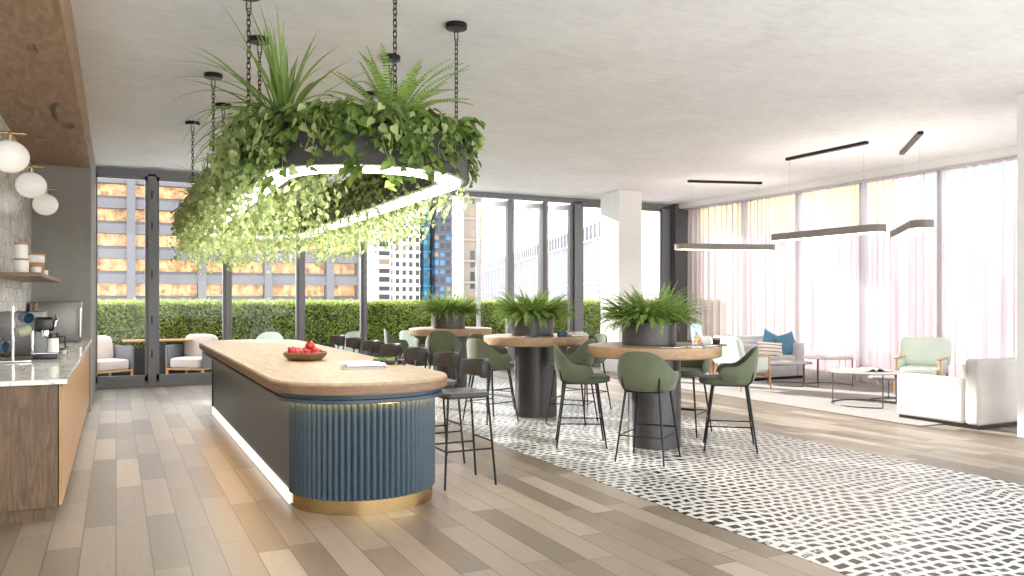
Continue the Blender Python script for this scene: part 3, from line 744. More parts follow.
book('notebook', (4.90, 6.30, TZ), R(20), .22, .16, .012, 'paperdark', 'dark notebook lying left of the laptop on the nearest table', 'notebook')
book('notebook', (5.10, 6.24, TZ), R(-10), .12, .17, .010, 'paper', 'small white notepad beside the dark notebook on the nearest table', 'notebook')
t = thing('folded_card', 'small folded white card standing right of the laptop', 'card', (5.50, 6.54, TZ), R(-30))
MB().add([(-.06,-.04,0), (.06,-.04,0), (.06,0,.09), (-.06,0,.09), (-.06,.04,0), (.06,.04,0)], [(0,1,2,3), (3,2,5,4)]).build('card', M['paper'], t, False)
t = thing('serving_tray', 'thin dark oval tray under the glass of coffee on the nearest table', 'tray', (5.46, 6.38, TZ), R(-25))
MB().lathe([(.12,0), (.15,.003), (.155,.010), (.148,.010), (.14,.005), (.001,.004)], 40).build('plate', M['paperdark'], t)
t = thing('espresso_glass', 'tall glass of dark coffee with pale crema near the right table edge', 'glass', (5.50, 6.36, TZ+.006))
MB().lathe([(.030,0), (.034,.005), (.043,.085), (.041,.085), (.033,.012)], 28).build('body', M['clear'], t)
d_ = MB().lathe([(.001,.010), (.032,.011), (.038,.055), (.001,.056)], 28).build('coffee', M['coffee'], t)
MB().lathe([(.001,.0565), (.0385,.0565), (.0405,.072), (.001,.073)], 28).build('crema', M['cork'], t)
t = thing('folded_mat', 'folded dark blue placemat on the left of the middle table', 'placemat', (4.70, 8.82, TZ), R(15))
MB().rbox(-.14, .14, -.08, .08, 0, .012, .004).build('cloth', M['paperdark'], t)
MB().rbox(-.09, .06, -.05, .05, .012, .018, .002).build('napkin', M['bluecer'], t)
cup('coffee_mug', (5.03, 8.74, TZ), .042, .075, 'bluecer', 'blue ceramic mug on the middle round table', hd=True)
cup('espresso_cup', (5.13, 8.80, TZ), .038, .055, 'bluecer', 'smaller blue cup right of the blue mug on the middle table', hd=False)
book('book', (5.36, 8.92, TZ), R(10), .30, .20, .022, 'paperdark', 'dark book at the bottom of the pile on the middle table', 'book', 'books on the middle table')
book('book', (5.37, 8.93, TZ+.023), R(-14), .26, .18, .018, 'paper', 'pale book in the middle of the pile on the middle table', 'book', 'books on the middle table')
book('book', (5.35, 8.94, TZ+.042), R(30), .22, .17, .014, 'cork', 'tan book on top of the pile on the middle table', 'book', 'books on the middle table')

# ------------------------------------------------------------------ hanging planter
PX0, PX1, PY0, PY1 = .91, 2.49, 5.14, 11.9
ZB, ZT = 2.42, 2.72
hp = thing('hanging_planter', 'long oval concrete ring planter hung on chains above the island', 'hanging planter', (0,0,0))
o_ = stadium(PX0, PX1, PY0, PY1, 40); i_ = None
def ringbox(offo, offi, z0, z1): return ring_strip(PX0, PX1, PY0, PY1, offo, offi, z0, z1, 40)
ringbox(0, -.28, ZB, ZT).build('trough', M['concrete'], hp)
ringbox(-.02, -.26, ZT, ZT+.012).build('soil', M['soil'], hp)
ringbox(-.07, -.215, ZB-.022, ZB).build('led_ring', M['led'], hp)
def chain_mesh(z0, z1):
    mb = MB(); z = z1; k = 0
    def link(zc, hl, wd, r, rot):
        pts = []
        for i in range(12):
            a = 2*PI*i/12; x = wd*math.cos(a); y = wd*math.sin(a)+(hl-wd)*(1 if math.sin(a) > 0 else -1)
            pts.append((x*math.cos(rot), x*math.sin(rot), zc+y))
        mb.tube(pts, r, 5, closed=True)
    link(z-.045, .055, .018, .005, .3); z -= .085
    while z > z0:
        link(z-.018, .026, .0135, .0042, (k % 2)*PI/2+.3); z -= .040; k += 1
    return mb
roses = [(.88,6.15), (.88,8.54), (.88,10.96), (2.52,6.10), (2.52,8.55), (2.52,10.96), (1.12,7.19), (2.30,7.17), (1.12,9.80), (2.30,9.80), (1.78,5.45), (1.70,11.55)]
ch0 = None
for (x, y) in roses:
    if ch0 is None:
        ch0 = MB().lathe([(.055,HC-.045), (.085,HC-.042), (.09,HC-.036), (.09,HC-.001)], 32).build('ceiling_rose', M['black'], hp); ch0.location = (x, y, 0)
        c0 = chain_mesh(ZT-.02, HC-.045).build('chain', M['black'], ch0)
    else:
        q = ch0.copy(); COL.objects.link(q); q.location = (x, y, 0)
        c = c0.copy(); COL.objects.link(c); c.parent = q
# plants
def heart(mb, p, nrm, dirv, s):
    side = nrm.cross(dirv).normalized(); d = dirv.normalized(); up = nrm.normalized()
    q = lambda a, b, c=0: tuple(p+d*a*s+side*b*s+up*c*s)
    mb.add([q(0,0), q(-.1,.28,.08), q(.25,.46,.12), q(.7,.26,.04), q(1.05,0,-.12), q(.7,-.26,.04), q(.25,-.46,.12), q(-.1,-.28,.08)], [(0,4,3,2,1), (0,7,6,5,4)])
def pothos_bush(seed, bush=170, wid=.34, hang=.2):
    """local frame: +X points outward over the trough rim, Y along the rim"""
    r = random.Random(seed); mb = MB()
    for i in range(bush):
        t = r.random(); y = r.uniform(-wid, wid)
        if t < .45: x = r.uniform(-.15,.15); z = .01+abs(r.gauss(0,.035))+.03*math.sin(y*9+seed)
        else: sg = 1 if r.random() < .8 else -1; x = sg*r.uniform(.13,.21); z = .07-r.random()*hang*(1.2+math.sin(y*11+seed*2))
        up = Vector((r.uniform(-.4,1.0)+(.8 if x > .12 else 0), r.uniform(-.8,.8), .9)).normalized(); d = Vector((r.uniform(-.4,1), r.uniform(-1,1), -.5)); d = d-up*d.dot(up)
        heart(mb, Vector((x,y,z)), up, d, r.uniform(.04,.08))
    for i in range(12):
        x, y = r.uniform(-.1,.1), r.uniform(-wid,wid); a = r.uniform(0,6.28); h = r.uniform(.05,.12)
        mb.tube([(x,y,0), (x+.02*math.cos(a),y+.02*math.sin(a),h*.6), (x+.07*math.cos(a),y+.07*math.sin(a),h)], .002, 3)
        heart(mb, Vector((x+.07*math.cos(a),y+.07*math.sin(a),h)), Vector((-.2*math.cos(a),-.2*math.sin(a),1)).normalized(), Vector((math.cos(a),math.sin(a),-.3)), r.uniform(.05,.075))
    return mb
def pothos_trails(seed, trail=(.2,.75), nv=18, out=.16, wid=.34, inner=.35):
    r = random.Random(seed+50); mb = MB()
    for k in range(nv):
        sgn = -1 if r.random() < inner else 1
        y = r.uniform(-wid, wid); x = sgn*.14; z = .05; L_ = trail[0]+(trail[1]-trail[0])*r.random()**1.5; n = int(L_/.034); pts = []
        dy = r.uniform(-.2,.2); o = r.uniform(.0, out); ph = r.uniform(0,6)
        for j in range(n+1):
            t = j/max(1, n); pts.append(Vector((x+sgn*(o*math.sin(min(1, t*3)*PI/2)+.03*math.sin(j*.5+ph)), y+dy*t+.03*math.sin(j*.6+ph*2), z+.04*math.sin(min(1,t*4)*PI)-L_*t)))
        mb.tube(pts[::2] if len(pts) > 4 else pts, .002, 3)
        for j in range(n):
            a = r.uniform(-2.2, 2.2); nrm = Vector((sgn*math.cos(a), math.sin(a), r.uniform(-.2,1.0))).normalized(); d = Vector((r.uniform(-.8,.8), r.uniform(-1,1), r.uniform(-1.2,-.1))); d = d-nrm*d.dot(nrm)
            q = pts[j]+Vector((r.uniform(-.04,.04), r.uniform(-.05,.05), 0)); heart(mb, q, nrm, d, r.uniform(.032,.068)*(1-.3*j/max(1,n)))
    return mb
bushes = [pothos_bush(q, 320).mesh('pothos_leaves', M['pothos'], False) for q in (1,2,3)]
M['pothospale'] = leafmat('pale_pothos_leaf', srgb(102,128,66), srgb(192,204,142), .4, .45)
trails = [pothos_trails(sd, tr, nv, o, .34, inn).mesh('trailing_leaves', M['pothospale'], False) for sd, tr, nv, o, inn in
          ((1,(.25,.95),24,.20,.3), (2,(.2,.85),26,.24,.35), (3,(.3,.95),24,.18,.3), (4,(.15,.75),22,.14,.18), (5,(.12,.3),10,.06,.2))]
cl = stadium(PX0, PX1, PY0, PY1, 60, -.14)
segs = []; tot = 0
for i in range(len(cl)):
    a, b = Vector(cl[i]), Vector(cl[(i+1) % len(cl)]); segs.append((a, b, (b-a).length)); tot += (b-a).length
def along(s):
    s %= tot
    for a, b, l in segs:
        if s <= l and l > 0: return a+(b-a)*(s/l), (b-a).normalized()
        s -= l
    return segs[-1][1], (segs[-1][1]-segs[-1][0]).normalized()
NP = 42
for k in range(NP):
    p, d = along(tot*(k+.5)/NP); nrm = Vector((d.y, -d.x))     # outward
    front = p.y < 5.95; left = p.x < 1.5; far = p.y > 11.1
    if front and p.x > 1.1: v = 4
    elif not left: v = 3
    else: v = (0, 2, 1)[k % 3]
    if far: v = 1
    sx = .7 if front else 1.0
    o = bpy.data.objects.new('trailing_pothos', bushes[k % 3]); COL.objects.link(o)
    o.location = (p.x, p.y, ZT+rnd.uniform(-.03,.01)); o.rotation_euler = (0,0,math.atan2(nrm.y, nrm.x)); q = rnd.uniform(.95,1.1)*(1.15 if front and 1.0 < p.x < 2.1 else .8 if p.x >= 2.1 and p.y < 7 else 1); o.scale = (q, q, q)
    c = bpy.data.objects.new('trailing_stems', trails[v]); COL.objects.link(c); c.parent = o
    if front: lb = 'short leafy pothos over the near rounded end of the hanging planter'
    elif far: lb = 'trailing pothos over the far rounded end of the hanging planter'
    elif left: lb = 'long trailing pothos spilling down the left side of the hanging planter'
    else: lb = 'trailing pothos along the right side of the hanging planter'
    tag(o, lb, 'plant', lb.replace('trailing pothos', 'pothos').replace('short leafy pothos', 'pothos'))
def blade_mesh(n, L_, seed, w=.016):
    r = random.Random(seed); mb = MB()
    for i in range(n):
        az = r.uniform(0, 2*PI); el = R(r.uniform(12, 90)); ln = L_*r.uniform(.6,1.1); curl = R(r.uniform(30,120))*(1 if el < R(72) else .25); seg = 12
        p = Vector((r.gauss(0,.025), r.gauss(0,.025), 0)); side = Vector((-math.sin(az), math.cos(az), 0)); L0 = []; L1 = []; L2 = []
        for k in range(seg+1):
            t = k/seg; ww = w*(1-t**2.2)*(.5+.5*min(1, t*5))+.0008
            d = Vector((math.cos(az)*math.cos(el), math.sin(az)*math.cos(el), math.sin(el))); up = side.cross(d)
            L0.append(tuple(p-side*ww+up*ww*-.35)); L1.append(tuple(p)); L2.append(tuple(p+side*ww-up*ww*.35)); p = p+d*ln/seg; el -= curl/seg
        mb.loops([L0, L1, L2], False, False)
    return mb
bm1 = blade_mesh(120, .90, 21, .016).mesh('blade_leaves', M['grass'], False); bm2 = blade_mesh(40, .5, 23, .010).mesh('blade_leaves', M['grass'], False)
for me, loc, s, lb in ((bm1, (1.10,6.0,ZT+.04), 1.0, 'large spiky grass plant at the near left end of the hanging planter'),
                       (bm2, (.98,9.6,ZT+.02), 1.1, 'fine grassy plant midway along the left side of the hanging planter'),
                       (bm2, (1.02,11.1,ZT+.02), 1.2, 'fine grassy plant near the far left end of the hanging planter'),
                       (bm1, (2.30,7.0,ZT), .8, 'arching grass plant on the right side of the hanging planter')):
    o = bpy.data.objects.new('spiky_grass_plant', me); COL.objects.link(o); o.location = loc; o.scale = (s,s,s); o.rotation_euler = (0,0,rnd.uniform(0,6)); tag(o, lb, 'plant')
fm = fern_mesh(44, .5, 31, .05, .045, (20,88), curl=(15,80), seg=26).mesh('fern_fronds', M['fern'], False)
for loc, s, lb in (((1.74,5.36,ZT+.05), 1.2, 'upright sword fern at the near right end of the hanging planter'),
                   ((.98,7.6,ZT+.02), .8, 'sword fern on the left side of the hanging planter among the pothos'),
                   ((1.06,10.6,ZT), .9, 'sword fern at the far left of the hanging planter')):
    o = bpy.data.objects.new('sword_fern', fm); COL.objects.link(o); o.location = loc; o.scale = (s,s,s); o.rotation_euler = (0,0,rnd.uniform(0,6)); tag(o, lb, 'plant')

# ------------------------------------------------------------------ linear pendant lamps
def linear_lamp(c, ang, L_, rail, label):
    t = thing('linear_pendant_lamp', label, 'pendant lamp', (c[0], c[1], 2.53), ang, 'grey linear pendant lamps over the lounge')
    w = .15
    def st(off=0): return [(y, x) for x, y in stadium(-w, w, -L_/2, L_/2, 14, off)][::-1]
    MB().loops([[(x, y, z) for x, y in st(o)] for o, z in ((0,-.055), (0,.055), (-.02,.056), (-.02,.0))], True, False).build('housing', M['lampgrey'], t)
    MB().loops([[(x, y, z) for x, y in st(o)] for o, z in ((-.014,.03), (-.012,-.05))], True, True).build('diffuser', M['ledlin'], t)
    MB().rbox(-rail/2, rail/2, -.035, .035, HC-2.53-.045, HC-2.53-.001, .004, 1).build('ceiling_rail', M['black'], t)
    for s in (-1, 1):
        x = s*rail*.46; w_ = MB().tube([(x,0,.46), (x,0,HC-2.53-.04)], .0022, 6)
        w_.tube([(x-.05,-.12,.05), (x,0,.46), (x+.05,.12,.05)], .0022, 6); w_.build('suspension_wire', M['alu'], t)
M['lampgrey'] = woven('grey_felt', srgb(120,116,110), srgb(156,151,144), 120)
linear_lamp((10.46,11.85), math.atan2(-.43,1.45), 2.02, 1.5, 'grey linear pendant lamp nearest the dark corner wall')
linear_lamp((9.65,8.72), PI/2, 2.08, 1.53, 'grey linear pendant lamp in the middle, running along the room')
linear_lamp((10.29,7.74), math.atan2(1.15,1.12), 2.05, 1.6, 'grey linear pendant lamp at the right, seen nearly end on')

# ------------------------------------------------------------------ lounge
tag(MB().rbox(8.62, 12.05, 6.35, 12.9, .001, .012, .004, 1).build('rug', M['rug'], None), 'plain warm grey rug under the lounge seating', 'rug')
RZ = .0125
def sofa(label, loc, rz, W, D, arm_h, back_h, mat, arm_w=.2, seats=2, name='sofa', cat='sofa'):
    t = thing(name, label, cat, loc, rz)
    MB().box(-W/2+.03, W/2-.03, -D/2+.03, D/2-.03, 0, .05).build('base', M['black'], t, False)
    MB().rbox(-W/2+arm_w, W/2-arm_w, -D/2+.18, D/2-.02, .05, .26, .02).build('body', M[mat], t)
    for s in (-1, 1):
        MB().rbox(*sorted((s*W/2, s*(W/2-arm_w))), -D/2+.195, D/2, .045, arm_h, .045, 4).build('arm', M[mat], t)
    MB().rbox(-W/2+.0, W/2-.0, -D/2-.0, -D/2+.2, .045, back_h, .05, 4).build('backrest', M[mat], t)
    w = (W-2*arm_w)/seats
    for i in range(seats):
        x = -W/2+arm_w+w*(i+.5)
        MB().sell((x, .09, .35), (w/2-.003, (D-.2)/2-.01, .10), .28, .22, 40, 16).build('seat_cushion', M[mat], t)
        MB().sell((x, -D/2+.31, .52+(back_h-.8)), (w/2-.008, .11, .22), .4, .3, 40, 16).build('back_cushion', M[mat], t)
    return t
sofa('light grey fabric sofa by the sheer curtain with blue cushions', (11.22, 11.68, RZ), PI, 1.36, .92, .68, .80, 'sofa', .2, 2)
sofa('white linen armchair sofa with its back to the camera beside the white pillar', (9.86, 6.42, .0), 0, 1.74, 1.12, .575, .82, 'linen', .24, 2)
def throw_pillow(loc, rot, w, h, mat, label, d=.07):
    t = thing('throw_pillow', label, 'cushion', loc, 0, 'cushions on the grey sofa'); t.rotation_euler = rot
    mb = MB(); n = 14; rings = []
    for s in (1, -1):
        for j in range(n+1):
            row = []
            for i in range(n+1):
                u, v = 2*i/n-1, 2*j/n-1; e = (1-u*u)*(1-v*v); k = 1-.07*(1-abs(v))*0-.06*(1-abs(u*v))
                row.append((u*w/2*(1-.07*(1-v*v)), s*d*e**.45, v*h/2*(1-.07*(1-u*u))))
            rings.append(row)
        mb.loops(rings, False, False); rings = []
    mb.build('cover', mat if not isinstance(mat, str) else M[mat], t, True, 70); return t
def stripe_mat():
    m, nt, p = nodes('striped_fabric'); tc = nt.nodes.new('ShaderNodeTexCoord'); sp = nt.nodes.new('ShaderNodeSeparateXYZ'); L(nt, tc.outputs['Object'], sp.inputs[0])
    f = mth(nt, 'FRACT', mth(nt, 'MULTIPLY', sp.outputs[2], 15)); s = mth(nt, 'LESS_THAN', f, .22)
    L(nt, mixc(nt, s, srgb(226,216,204), srgb(112,96,84)), p.inputs['Base Color']); p.inputs['Roughness'].default_value = .9; return m
throw_pillow((11.40,11.62,.70), (R(-14),R(24),R(-6)), .42, .42, 'bluefab', 'square blue cushion standing tilted at the back of the grey sofa')
throw_pillow((11.62,11.45,.66), (R(-12),R(-16),R(-24)), .42, .42, 'bluefab', 'square blue cushion leaning on the right arm of the grey sofa')
throw_pillow((11.18,11.40,.585), (R(-14),R(5),R(-6)), .58, .27, stripe_mat(), 'cream lumbar cushion with brown stripes on the grey sofa')
# nesting tables
def nest_table(loc, r, h, label, rot=0):
    t = thing('coffee_table', label, 'coffee table', loc, rot, 'round grey nesting coffee tables')
    MB().lathe([(r-.004,h-.018), (r,h-.014), (r,h-.004), (r-.004,h), (.001,h+.0001)], 48).build('tabletop', M['ttop'], t)
    ring = [(r*.96*math.cos(R(a)), r*.96*math.sin(R(a)), .008) for a in range(-130, 131, 10)]
    MB().tube(ring, .008, 6).build('base_ring', M['tmetal'], t)
    for a in (-130, 0, 130):
        x, y = r*.96*math.cos(R(a)), r*.96*math.sin(R(a)); MB().tube([(x,y,.008), (x,y,h-.014)], .009, 8).build('leg', M['tmetal'], t)
    return t
M['ttop'] = plain('grey_stone_top', srgb(158,156,154), .35, 0, .06, 12); M['tmetal'] = plain('dark_grey_metal', srgb(92,90,88), .4, .5)
nest_table((10.75,10.50,RZ), .385, .40, 'lower round coffee table of the pair in front of the grey sofa', 2.3)
nest_table((11.24,10.08,RZ), .42, .50, 'taller round coffee table of the pair in front of the grey sofa', 1.2)
nest_table((9.72,8.02,RZ), .50, .48, 'taller round coffee table of the pair by the white linen sofa', 2.0)
nest_table((10.38,8.02,RZ), .40, .36, 'lower round coffee table of the pair by the white linen sofa', 1.0)
book('magazine', (11.36,10.02,RZ+.502), R(-20), .42, .26, .02, 'paper', 'white magazine on the taller coffee table by the grey sofa', 'magazine')
book('magazine', (10.70,10.55,RZ+.402), R(15), .22, .18, .012, 'paper', 'small white booklet on the lower table by the grey sofa', 'magazine')
# open book
t = thing('open_book', 'open grey book on the coffee table beside the white linen sofa', 'book', (9.78,8.0,RZ+.481), R(-20))
mb = MB(); rings = []
for y in (-.14, .14): rings.append([(x, y, .004+.03*math.exp(-(abs(x)-.05)**2/.004)*(1 if abs(x) > .012 else .4)+.006*(1-abs(x)/.24)) for x in [k/20*.24 for k in range(-20, 21)]])
mb.loops(rings, False, False); mb.build('pages', M['paper'], t, True, 80)
MB().box(-.245, .245, -.145, .145, 0, .004).build('cover', M['paperdark'], t, False)
cup('amber_cup', (10.28,7.95,RZ+.362), .04, .06, 'cork', 'amber cup on the lower coffee table beside the white sofa', hd=False)
# wooden framed armchairs
def wood_armchair(label, loc, rz):
    t = thing('lounge_armchair', label, 'armchair', loc, rz, 'pale green armchairs with wooden frames')
    for sx in (-1, 1):
        MB().tube([(sx*.33,.30,0), (sx*.31,.27,.56)], .016, 8, .02).build('leg', M['chairwood'], t)
        MB().tube([(sx*.33,-.36,0), (sx*.31,-.27,.57)], .016, 8, .02).build('leg', M['chairwood'], t)
        MB().rbox(sx*.31-.035, sx*.31+.035, -.33, .33, .565, .592, .012, 3).build('armrest', M['chairwood'], t)
        MB().rbox(sx*.31-.022, sx*.31+.022, -.26, .25, .33, .56, .01, 2).build('arm_panel', M['mint'], t)
    MB().rbox(-.31, .31, .24, .27, .22, .28, .006).build('seat_rail', M['chairwood'], t)
    MB().rbox(-.31, .31, -.27, -.24, .22, .28, .006).build('seat_rail', M['chairwood'], t)
    MB().sell((0,.02,.36), (.285,.30,.085), .35, .3, 40, 14).build('seat_cushion', M['mint'], t)
    MB().sell((0,0,0), (.37,.06,.24), .35, .28, 40, 14, T(0,-.35,.66,0,R(15))).build('back_cushion', M['mint'], t)
    return t
a0 = wood_armchair('pale green armchair with wooden arms facing the camera by the curtain', (11.55,8.50,RZ), R(116))
dup(a0, (9.52,10.34,RZ), R(-90), 'pale green armchair seen side on between the nearest bar table and the sofa')
t = thing('side_table', 'small square wooden side table left of the grey sofa', 'side table', (10.22,11.95,RZ))
MB().rbox(-.27,.27,-.27,.27,.42,.45,.005).build('tabletop', M['chairwood'], t)
for sx in (-1,1):
    for sy in (-1,1): MB().tube([(sx*.24,sy*.24,.42),(sx*.27,sy*.27,0)], .018, 8, .014).build('leg', M['chairwood'], t)
t = thing('side_table', 'low drum side table with books beside the pale green armchair', 'side table', (11.78,7.70,RZ))
MB().lathe([(.19,0), (.20,.01), (.20,.47), (.19,.48)], 40).build('drum', M['concrete'], t)
MB().lathe([(.215,.48), (.22,.485), (.22,.50), (.001,.5001)], 40).build('tabletop', M['chairwood'], t)
book('book', (11.76,7.68,RZ+.501), R(12), .30, .22, .03, 'paperdark', 'dark book under the tan one on the drum side table', 'book')
book('book', (11.77,7.69,RZ+.532), R(-8), .26, .20, .025, 'cork', 'tan book on top on the drum side table', 'book')

# ------------------------------------------------------------------ terrace
def terrace_chair(label, loc, rz):
    t = thing('garden_armchair', label, 'garden armchair', loc, rz, 'grey garden armchairs with beige cushions')
    MB().rbox(-.40, -.34, -.36, .36, .22, .66, .02, 2).build('arm', M['wicker'], t)
    MB().rbox(.34, .40, -.36, .36, .22, .66, .02, 2).build('arm', M['wicker'], t)
    MB().rbox(-.40, .40, -.40, -.34, .22, .68, .02, 2).build('backrest', M['wicker'], t)
    f = MB(); f.rbox(-.38, .38, -.37, .36, .19, .225, .006); f.build('frame', M['chairwood'], t)
    for sx in (-1, 1):
        for sy in (-1, 1): MB().rbox(sx*.36-.02, sx*.36+.02, sy*.34-.02, sy*.34+.02, 0, .2, .004, 1).build('leg', M['chairwood'], t)
    MB().sell((0,.02,.32), (.33,.34,.10), .3, .25, 36, 12).build('seat_cushion', M['cushion'], t)
    MB().sell((0,0,0), (.32,.09,.25), .4, .3, 36, 12, T(0,-.24,.60,0,R(12))).build('back_cushion', M['cushion'], t)
    return t
g0 = terrace_chair('grey garden armchair with beige cushions behind glass, beside the grey wall', (-.22,16.60,0), R(212))
dup(g0, (1.36,16.55,0), R(146), 'grey garden armchair with beige cushions behind glass, left of the island top')
t = thing('terrace_table', 'terrace table with thin wooden top on a charcoal pedestal', 'table', (.72,16.95,0))
MB().rbox(-.62, .62, -.30, .30, .72, .75, .006).build('tabletop', M['chairwood'], t)
MB().rbox(-.17, .17, -.16, .16, .0, .72, .01).build('pedestal', M['planter'], t)
tag(MB().rbox(.36,.62,16.18,16.40,0,.11,.01).build('floor_lantern', M['white_ceramic'], None), 'low white block lantern on the terrace floor behind the glass', 'lantern')
g2 = thing('terrace_shell_chair', 'pale green shell chair on the terrace beyond the glass', 'chair', (4.45,16.7,0), R(10), 'pale shell chairs on the terrace')
shell_mesh(.27, .25, .46, .26, .03, R(118), .40).build('backrest', M['mint'], g2, True, 60)
MB().sell((0,.02,.42), (.25,.25,.04), .45, .7, 30, 10).build('seat', M['mint'], g2)
for sx in (-1, 1):
    for sy in (-1, 1): MB().tube([(sx*.16,sy*.16,.40), (sx*.24,sy*.24,0)], .012, 6).build('leg', M['chairwood'], g2)
dup(g2, (2.78,16.75,0), R(160), 'pale green shell chair on the terrace just above the fruit bowl')
dup(g2, (5.75,16.3,0), R(200), 'pale green shell chair on the terrace seen left of the farthest table column')
# hedge
hd = thing('hedge', 'clipped bright green hedge in a long black planter along the terrace', 'hedge', (0,0,0))
MB().rbox(-3.5, 15.5, 17.30, 17.95, .0, .56, .01).build('planter_box', M['blackplastic'], hd)
r = random.Random(5); mb = MB()
for i in range(46000):
    q = r.random(); x = r.uniform(-3.4, 15.4)
    if q < .74: y = 17.32+.05*math.sin(x*5+r.random())+abs(r.gauss(0,.035))-.02; z = r.uniform(.42 if r.random() < .5 else .52, 1.5)
    elif q < .93: y = r.uniform(17.3, 17.95); z = 1.47+r.gauss(0,.03)
    else: y = 17.93; z = r.uniform(.5,1.5)
    a = r.uniform(0, 6.28); el = r.uniform(-.9,1.2); s = r.uniform(.022,.042)
    d = Vector((math.cos(a)*math.cos(el), math.sin(a)*math.cos(el), math.sin(el))); sd = d.cross(Vector((r.uniform(-1,1), r.uniform(-1,1), r.uniform(-1,1)))).normalized()*.45
    p = Vector((x,y,z)); mb.add([tuple(p-d*s), tuple(p+sd*s), tuple(p+d*s), tuple(p-sd*s)], [(0,1,2,3)])
mb.build('leaves', M['hedge'], hd, False)
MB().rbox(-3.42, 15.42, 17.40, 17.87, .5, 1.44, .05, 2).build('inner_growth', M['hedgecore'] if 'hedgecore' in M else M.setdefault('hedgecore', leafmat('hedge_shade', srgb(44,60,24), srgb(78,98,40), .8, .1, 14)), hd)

# ------------------------------------------------------------------ city outside
def lit_mat():
    m, nt, p = nodes('amber_office_windows'); g = coord(nt, (.5,1,1.0))
    n1 = noise(nt, coord(nt, (.6,.6,.9)), 1.6, 3, .7, .4); n2 = noise(nt, coord(nt, (2.2,1,.4)), .9, 2)
    c = ramp(nt, n1, [(.35, srgb(96,66,44)), (.48, srgb(184,126,70)), (.62, srgb(214,168,110))])
    c = mixc(nt, .35, c, ramp(nt, n2, [(.4, srgb(120,90,66)), (.6, srgb(226,186,130))]))
    L(nt, c, p.inputs['Base Color']); p.inputs['Roughness'].default_value = .3
    L(nt, c, p.inputs['Emission Color']); p.inputs['Emission Strength'].default_value = .2; return m
M['amber'] = lit_mat(); M['facade'] = plaster('facade_concrete', srgb(84,83,86), .05)
tw = thing('office_tower', 'grey concrete office block with amber lit window bands', 'building', (0,0,0))
FY = 112.0; fl = 3.15; x0, x1 = -24.0, 31.6
mb = MB(); zs = [-9+fl*k for k in range(13)]
for z in zs:
    mb.box(x0, x1, FY-.6, FY+1.0, z, z+1.15)
    rings = []
    for xx in (x0, x1): rings.append([(xx,FY-.6,z+1.15), (xx,FY+.1,z+1.6), (xx,FY+1,z+1.6), (xx,FY+1,z+1.15)])
    mb.loops(rings, True, True)
xb = x0; bays = []
while xb < x1-1:
    mb.box(xb, xb+1.0, FY-.9, FY+1.0, -12, zs[-1]+1.6); bays.append(xb); xb += 8.4
mb.box(x1-.8, x1, FY-.9, FY+1, -12, zs[-1]+1.6); mb.box(x0, x1, FY+1.2, FY+14, -12, zs[-1]+1.2)
mb.build('wall', M['facade'], tw, False)
wm = None
for z in zs[:-1]:
    for b in bays:
        MB().box(b+1.0, min(b+8.4, x1-.8), FY+.9, FY+1.15, z+1.5, z+fl).build('window', M['amber'], tw, False)
def grid_mat(name, wall, win1, win2, sx, sz, fx, fz):
    m, nt, p = nodes(name); tc = nt.nodes.new('ShaderNodeTexCoord'); sp = nt.nodes.new('ShaderNodeSeparateXYZ'); L(nt, tc.outputs['Object'], sp.inputs[0])
    u = mth(nt, 'DIVIDE', mth(nt, 'ADD', sp.outputs[0], sp.outputs[1]), sx); v = mth(nt, 'DIVIDE', sp.outputs[2], sz)
    cb = nt.nodes.new('ShaderNodeCombineXYZ'); L(nt, mth(nt, 'FLOOR', u), cb.inputs[0]); L(nt, mth(nt, 'FLOOR', v), cb.inputs[1])
    w = nt.nodes.new('ShaderNodeTexWhiteNoise'); w.noise_dimensions = '2D'; L(nt, cb.outputs[0], w.inputs['Vector'])
    ins = mth(nt, 'MULTIPLY', mth(nt, 'LESS_THAN', mth(nt, 'FRACT', u), fx), mth(nt, 'LESS_THAN', mth(nt, 'FRACT', v), fz))
    wc = ramp(nt, w.outputs['Value'], [(0, win1), (.55, win2), (.8, srgb(112,92,72)), (1, srgb(70,84,96))], 'CONSTANT')
    L(nt, mixc(nt, ins, wall, wc), p.inputs['Base Color']); p.inputs['Roughness'].default_value = .5; return m
M['whiteband'] = plain('white_band', srgb(168,168,170), .6)
def tower(name, u0x, u1x, y, z1, mat, label, d=12, extra=None):
    t = thing(name, label, 'building', (0,0,0))
    mb = MB(); mb.box(u0x, u1x, y, y+d, -14, z1)
    mb.build('wall', mat, t, False)
    ff = MB(); k = 0; z = -12
    while z < z1: ff.box(u0x-.12, u1x+.12, y-.18, y+.0, z, z+.35); z += 3.2
    ff.build('floor_bands', extra or M['whiteband'], t, False)
    MB().box(u0x-.3, u1x+.3, y-.3, y+d+.3, z1, z1+.8).build('parapet', M['whiteband'], t, False)
    return t
wt = grid_mat('white_tower_grid', srgb(176,176,178), srgb(40,34,32), srgb(58,46,40), 1.30, 1.55, .55, .55)
tower('residential_tower', 42.6, 45.0, 140, 34, grid_mat('slit_window_grid', srgb(176,176,178), srgb(28,28,32), srgb(40,38,38), 2.9, 1.6, .7, .6), 'narrow white tower edge with dark slit windows beside the white sky')
tower('residential_tower', 45.4, 51.3, 142, 36, wt, 'broad white apartment tower with a grid of small square windows')
tower('residential_tower', 51.7, 52.9, 141, 37, grid_mat('teal_grid', srgb(30,88,112), srgb(14,62,88), srgb(70,130,150), .8, 1.2, .6, .6), 'slim turquoise glazed tower strip between white and dark towers', 10, plain('teal_band', srgb(40,104,128), .5))
tower('residential_tower', 53.2, 56.6, 139, 35, grid_mat('dark_grid', srgb(44,48,58), srgb(16,24,38), srgb(46,90,120), 1.2, 1.6, .7, .6), 'dark blue tower with coloured windows left of the beige tower', 12, plain('dark_band', srgb(54,58,66), .5))
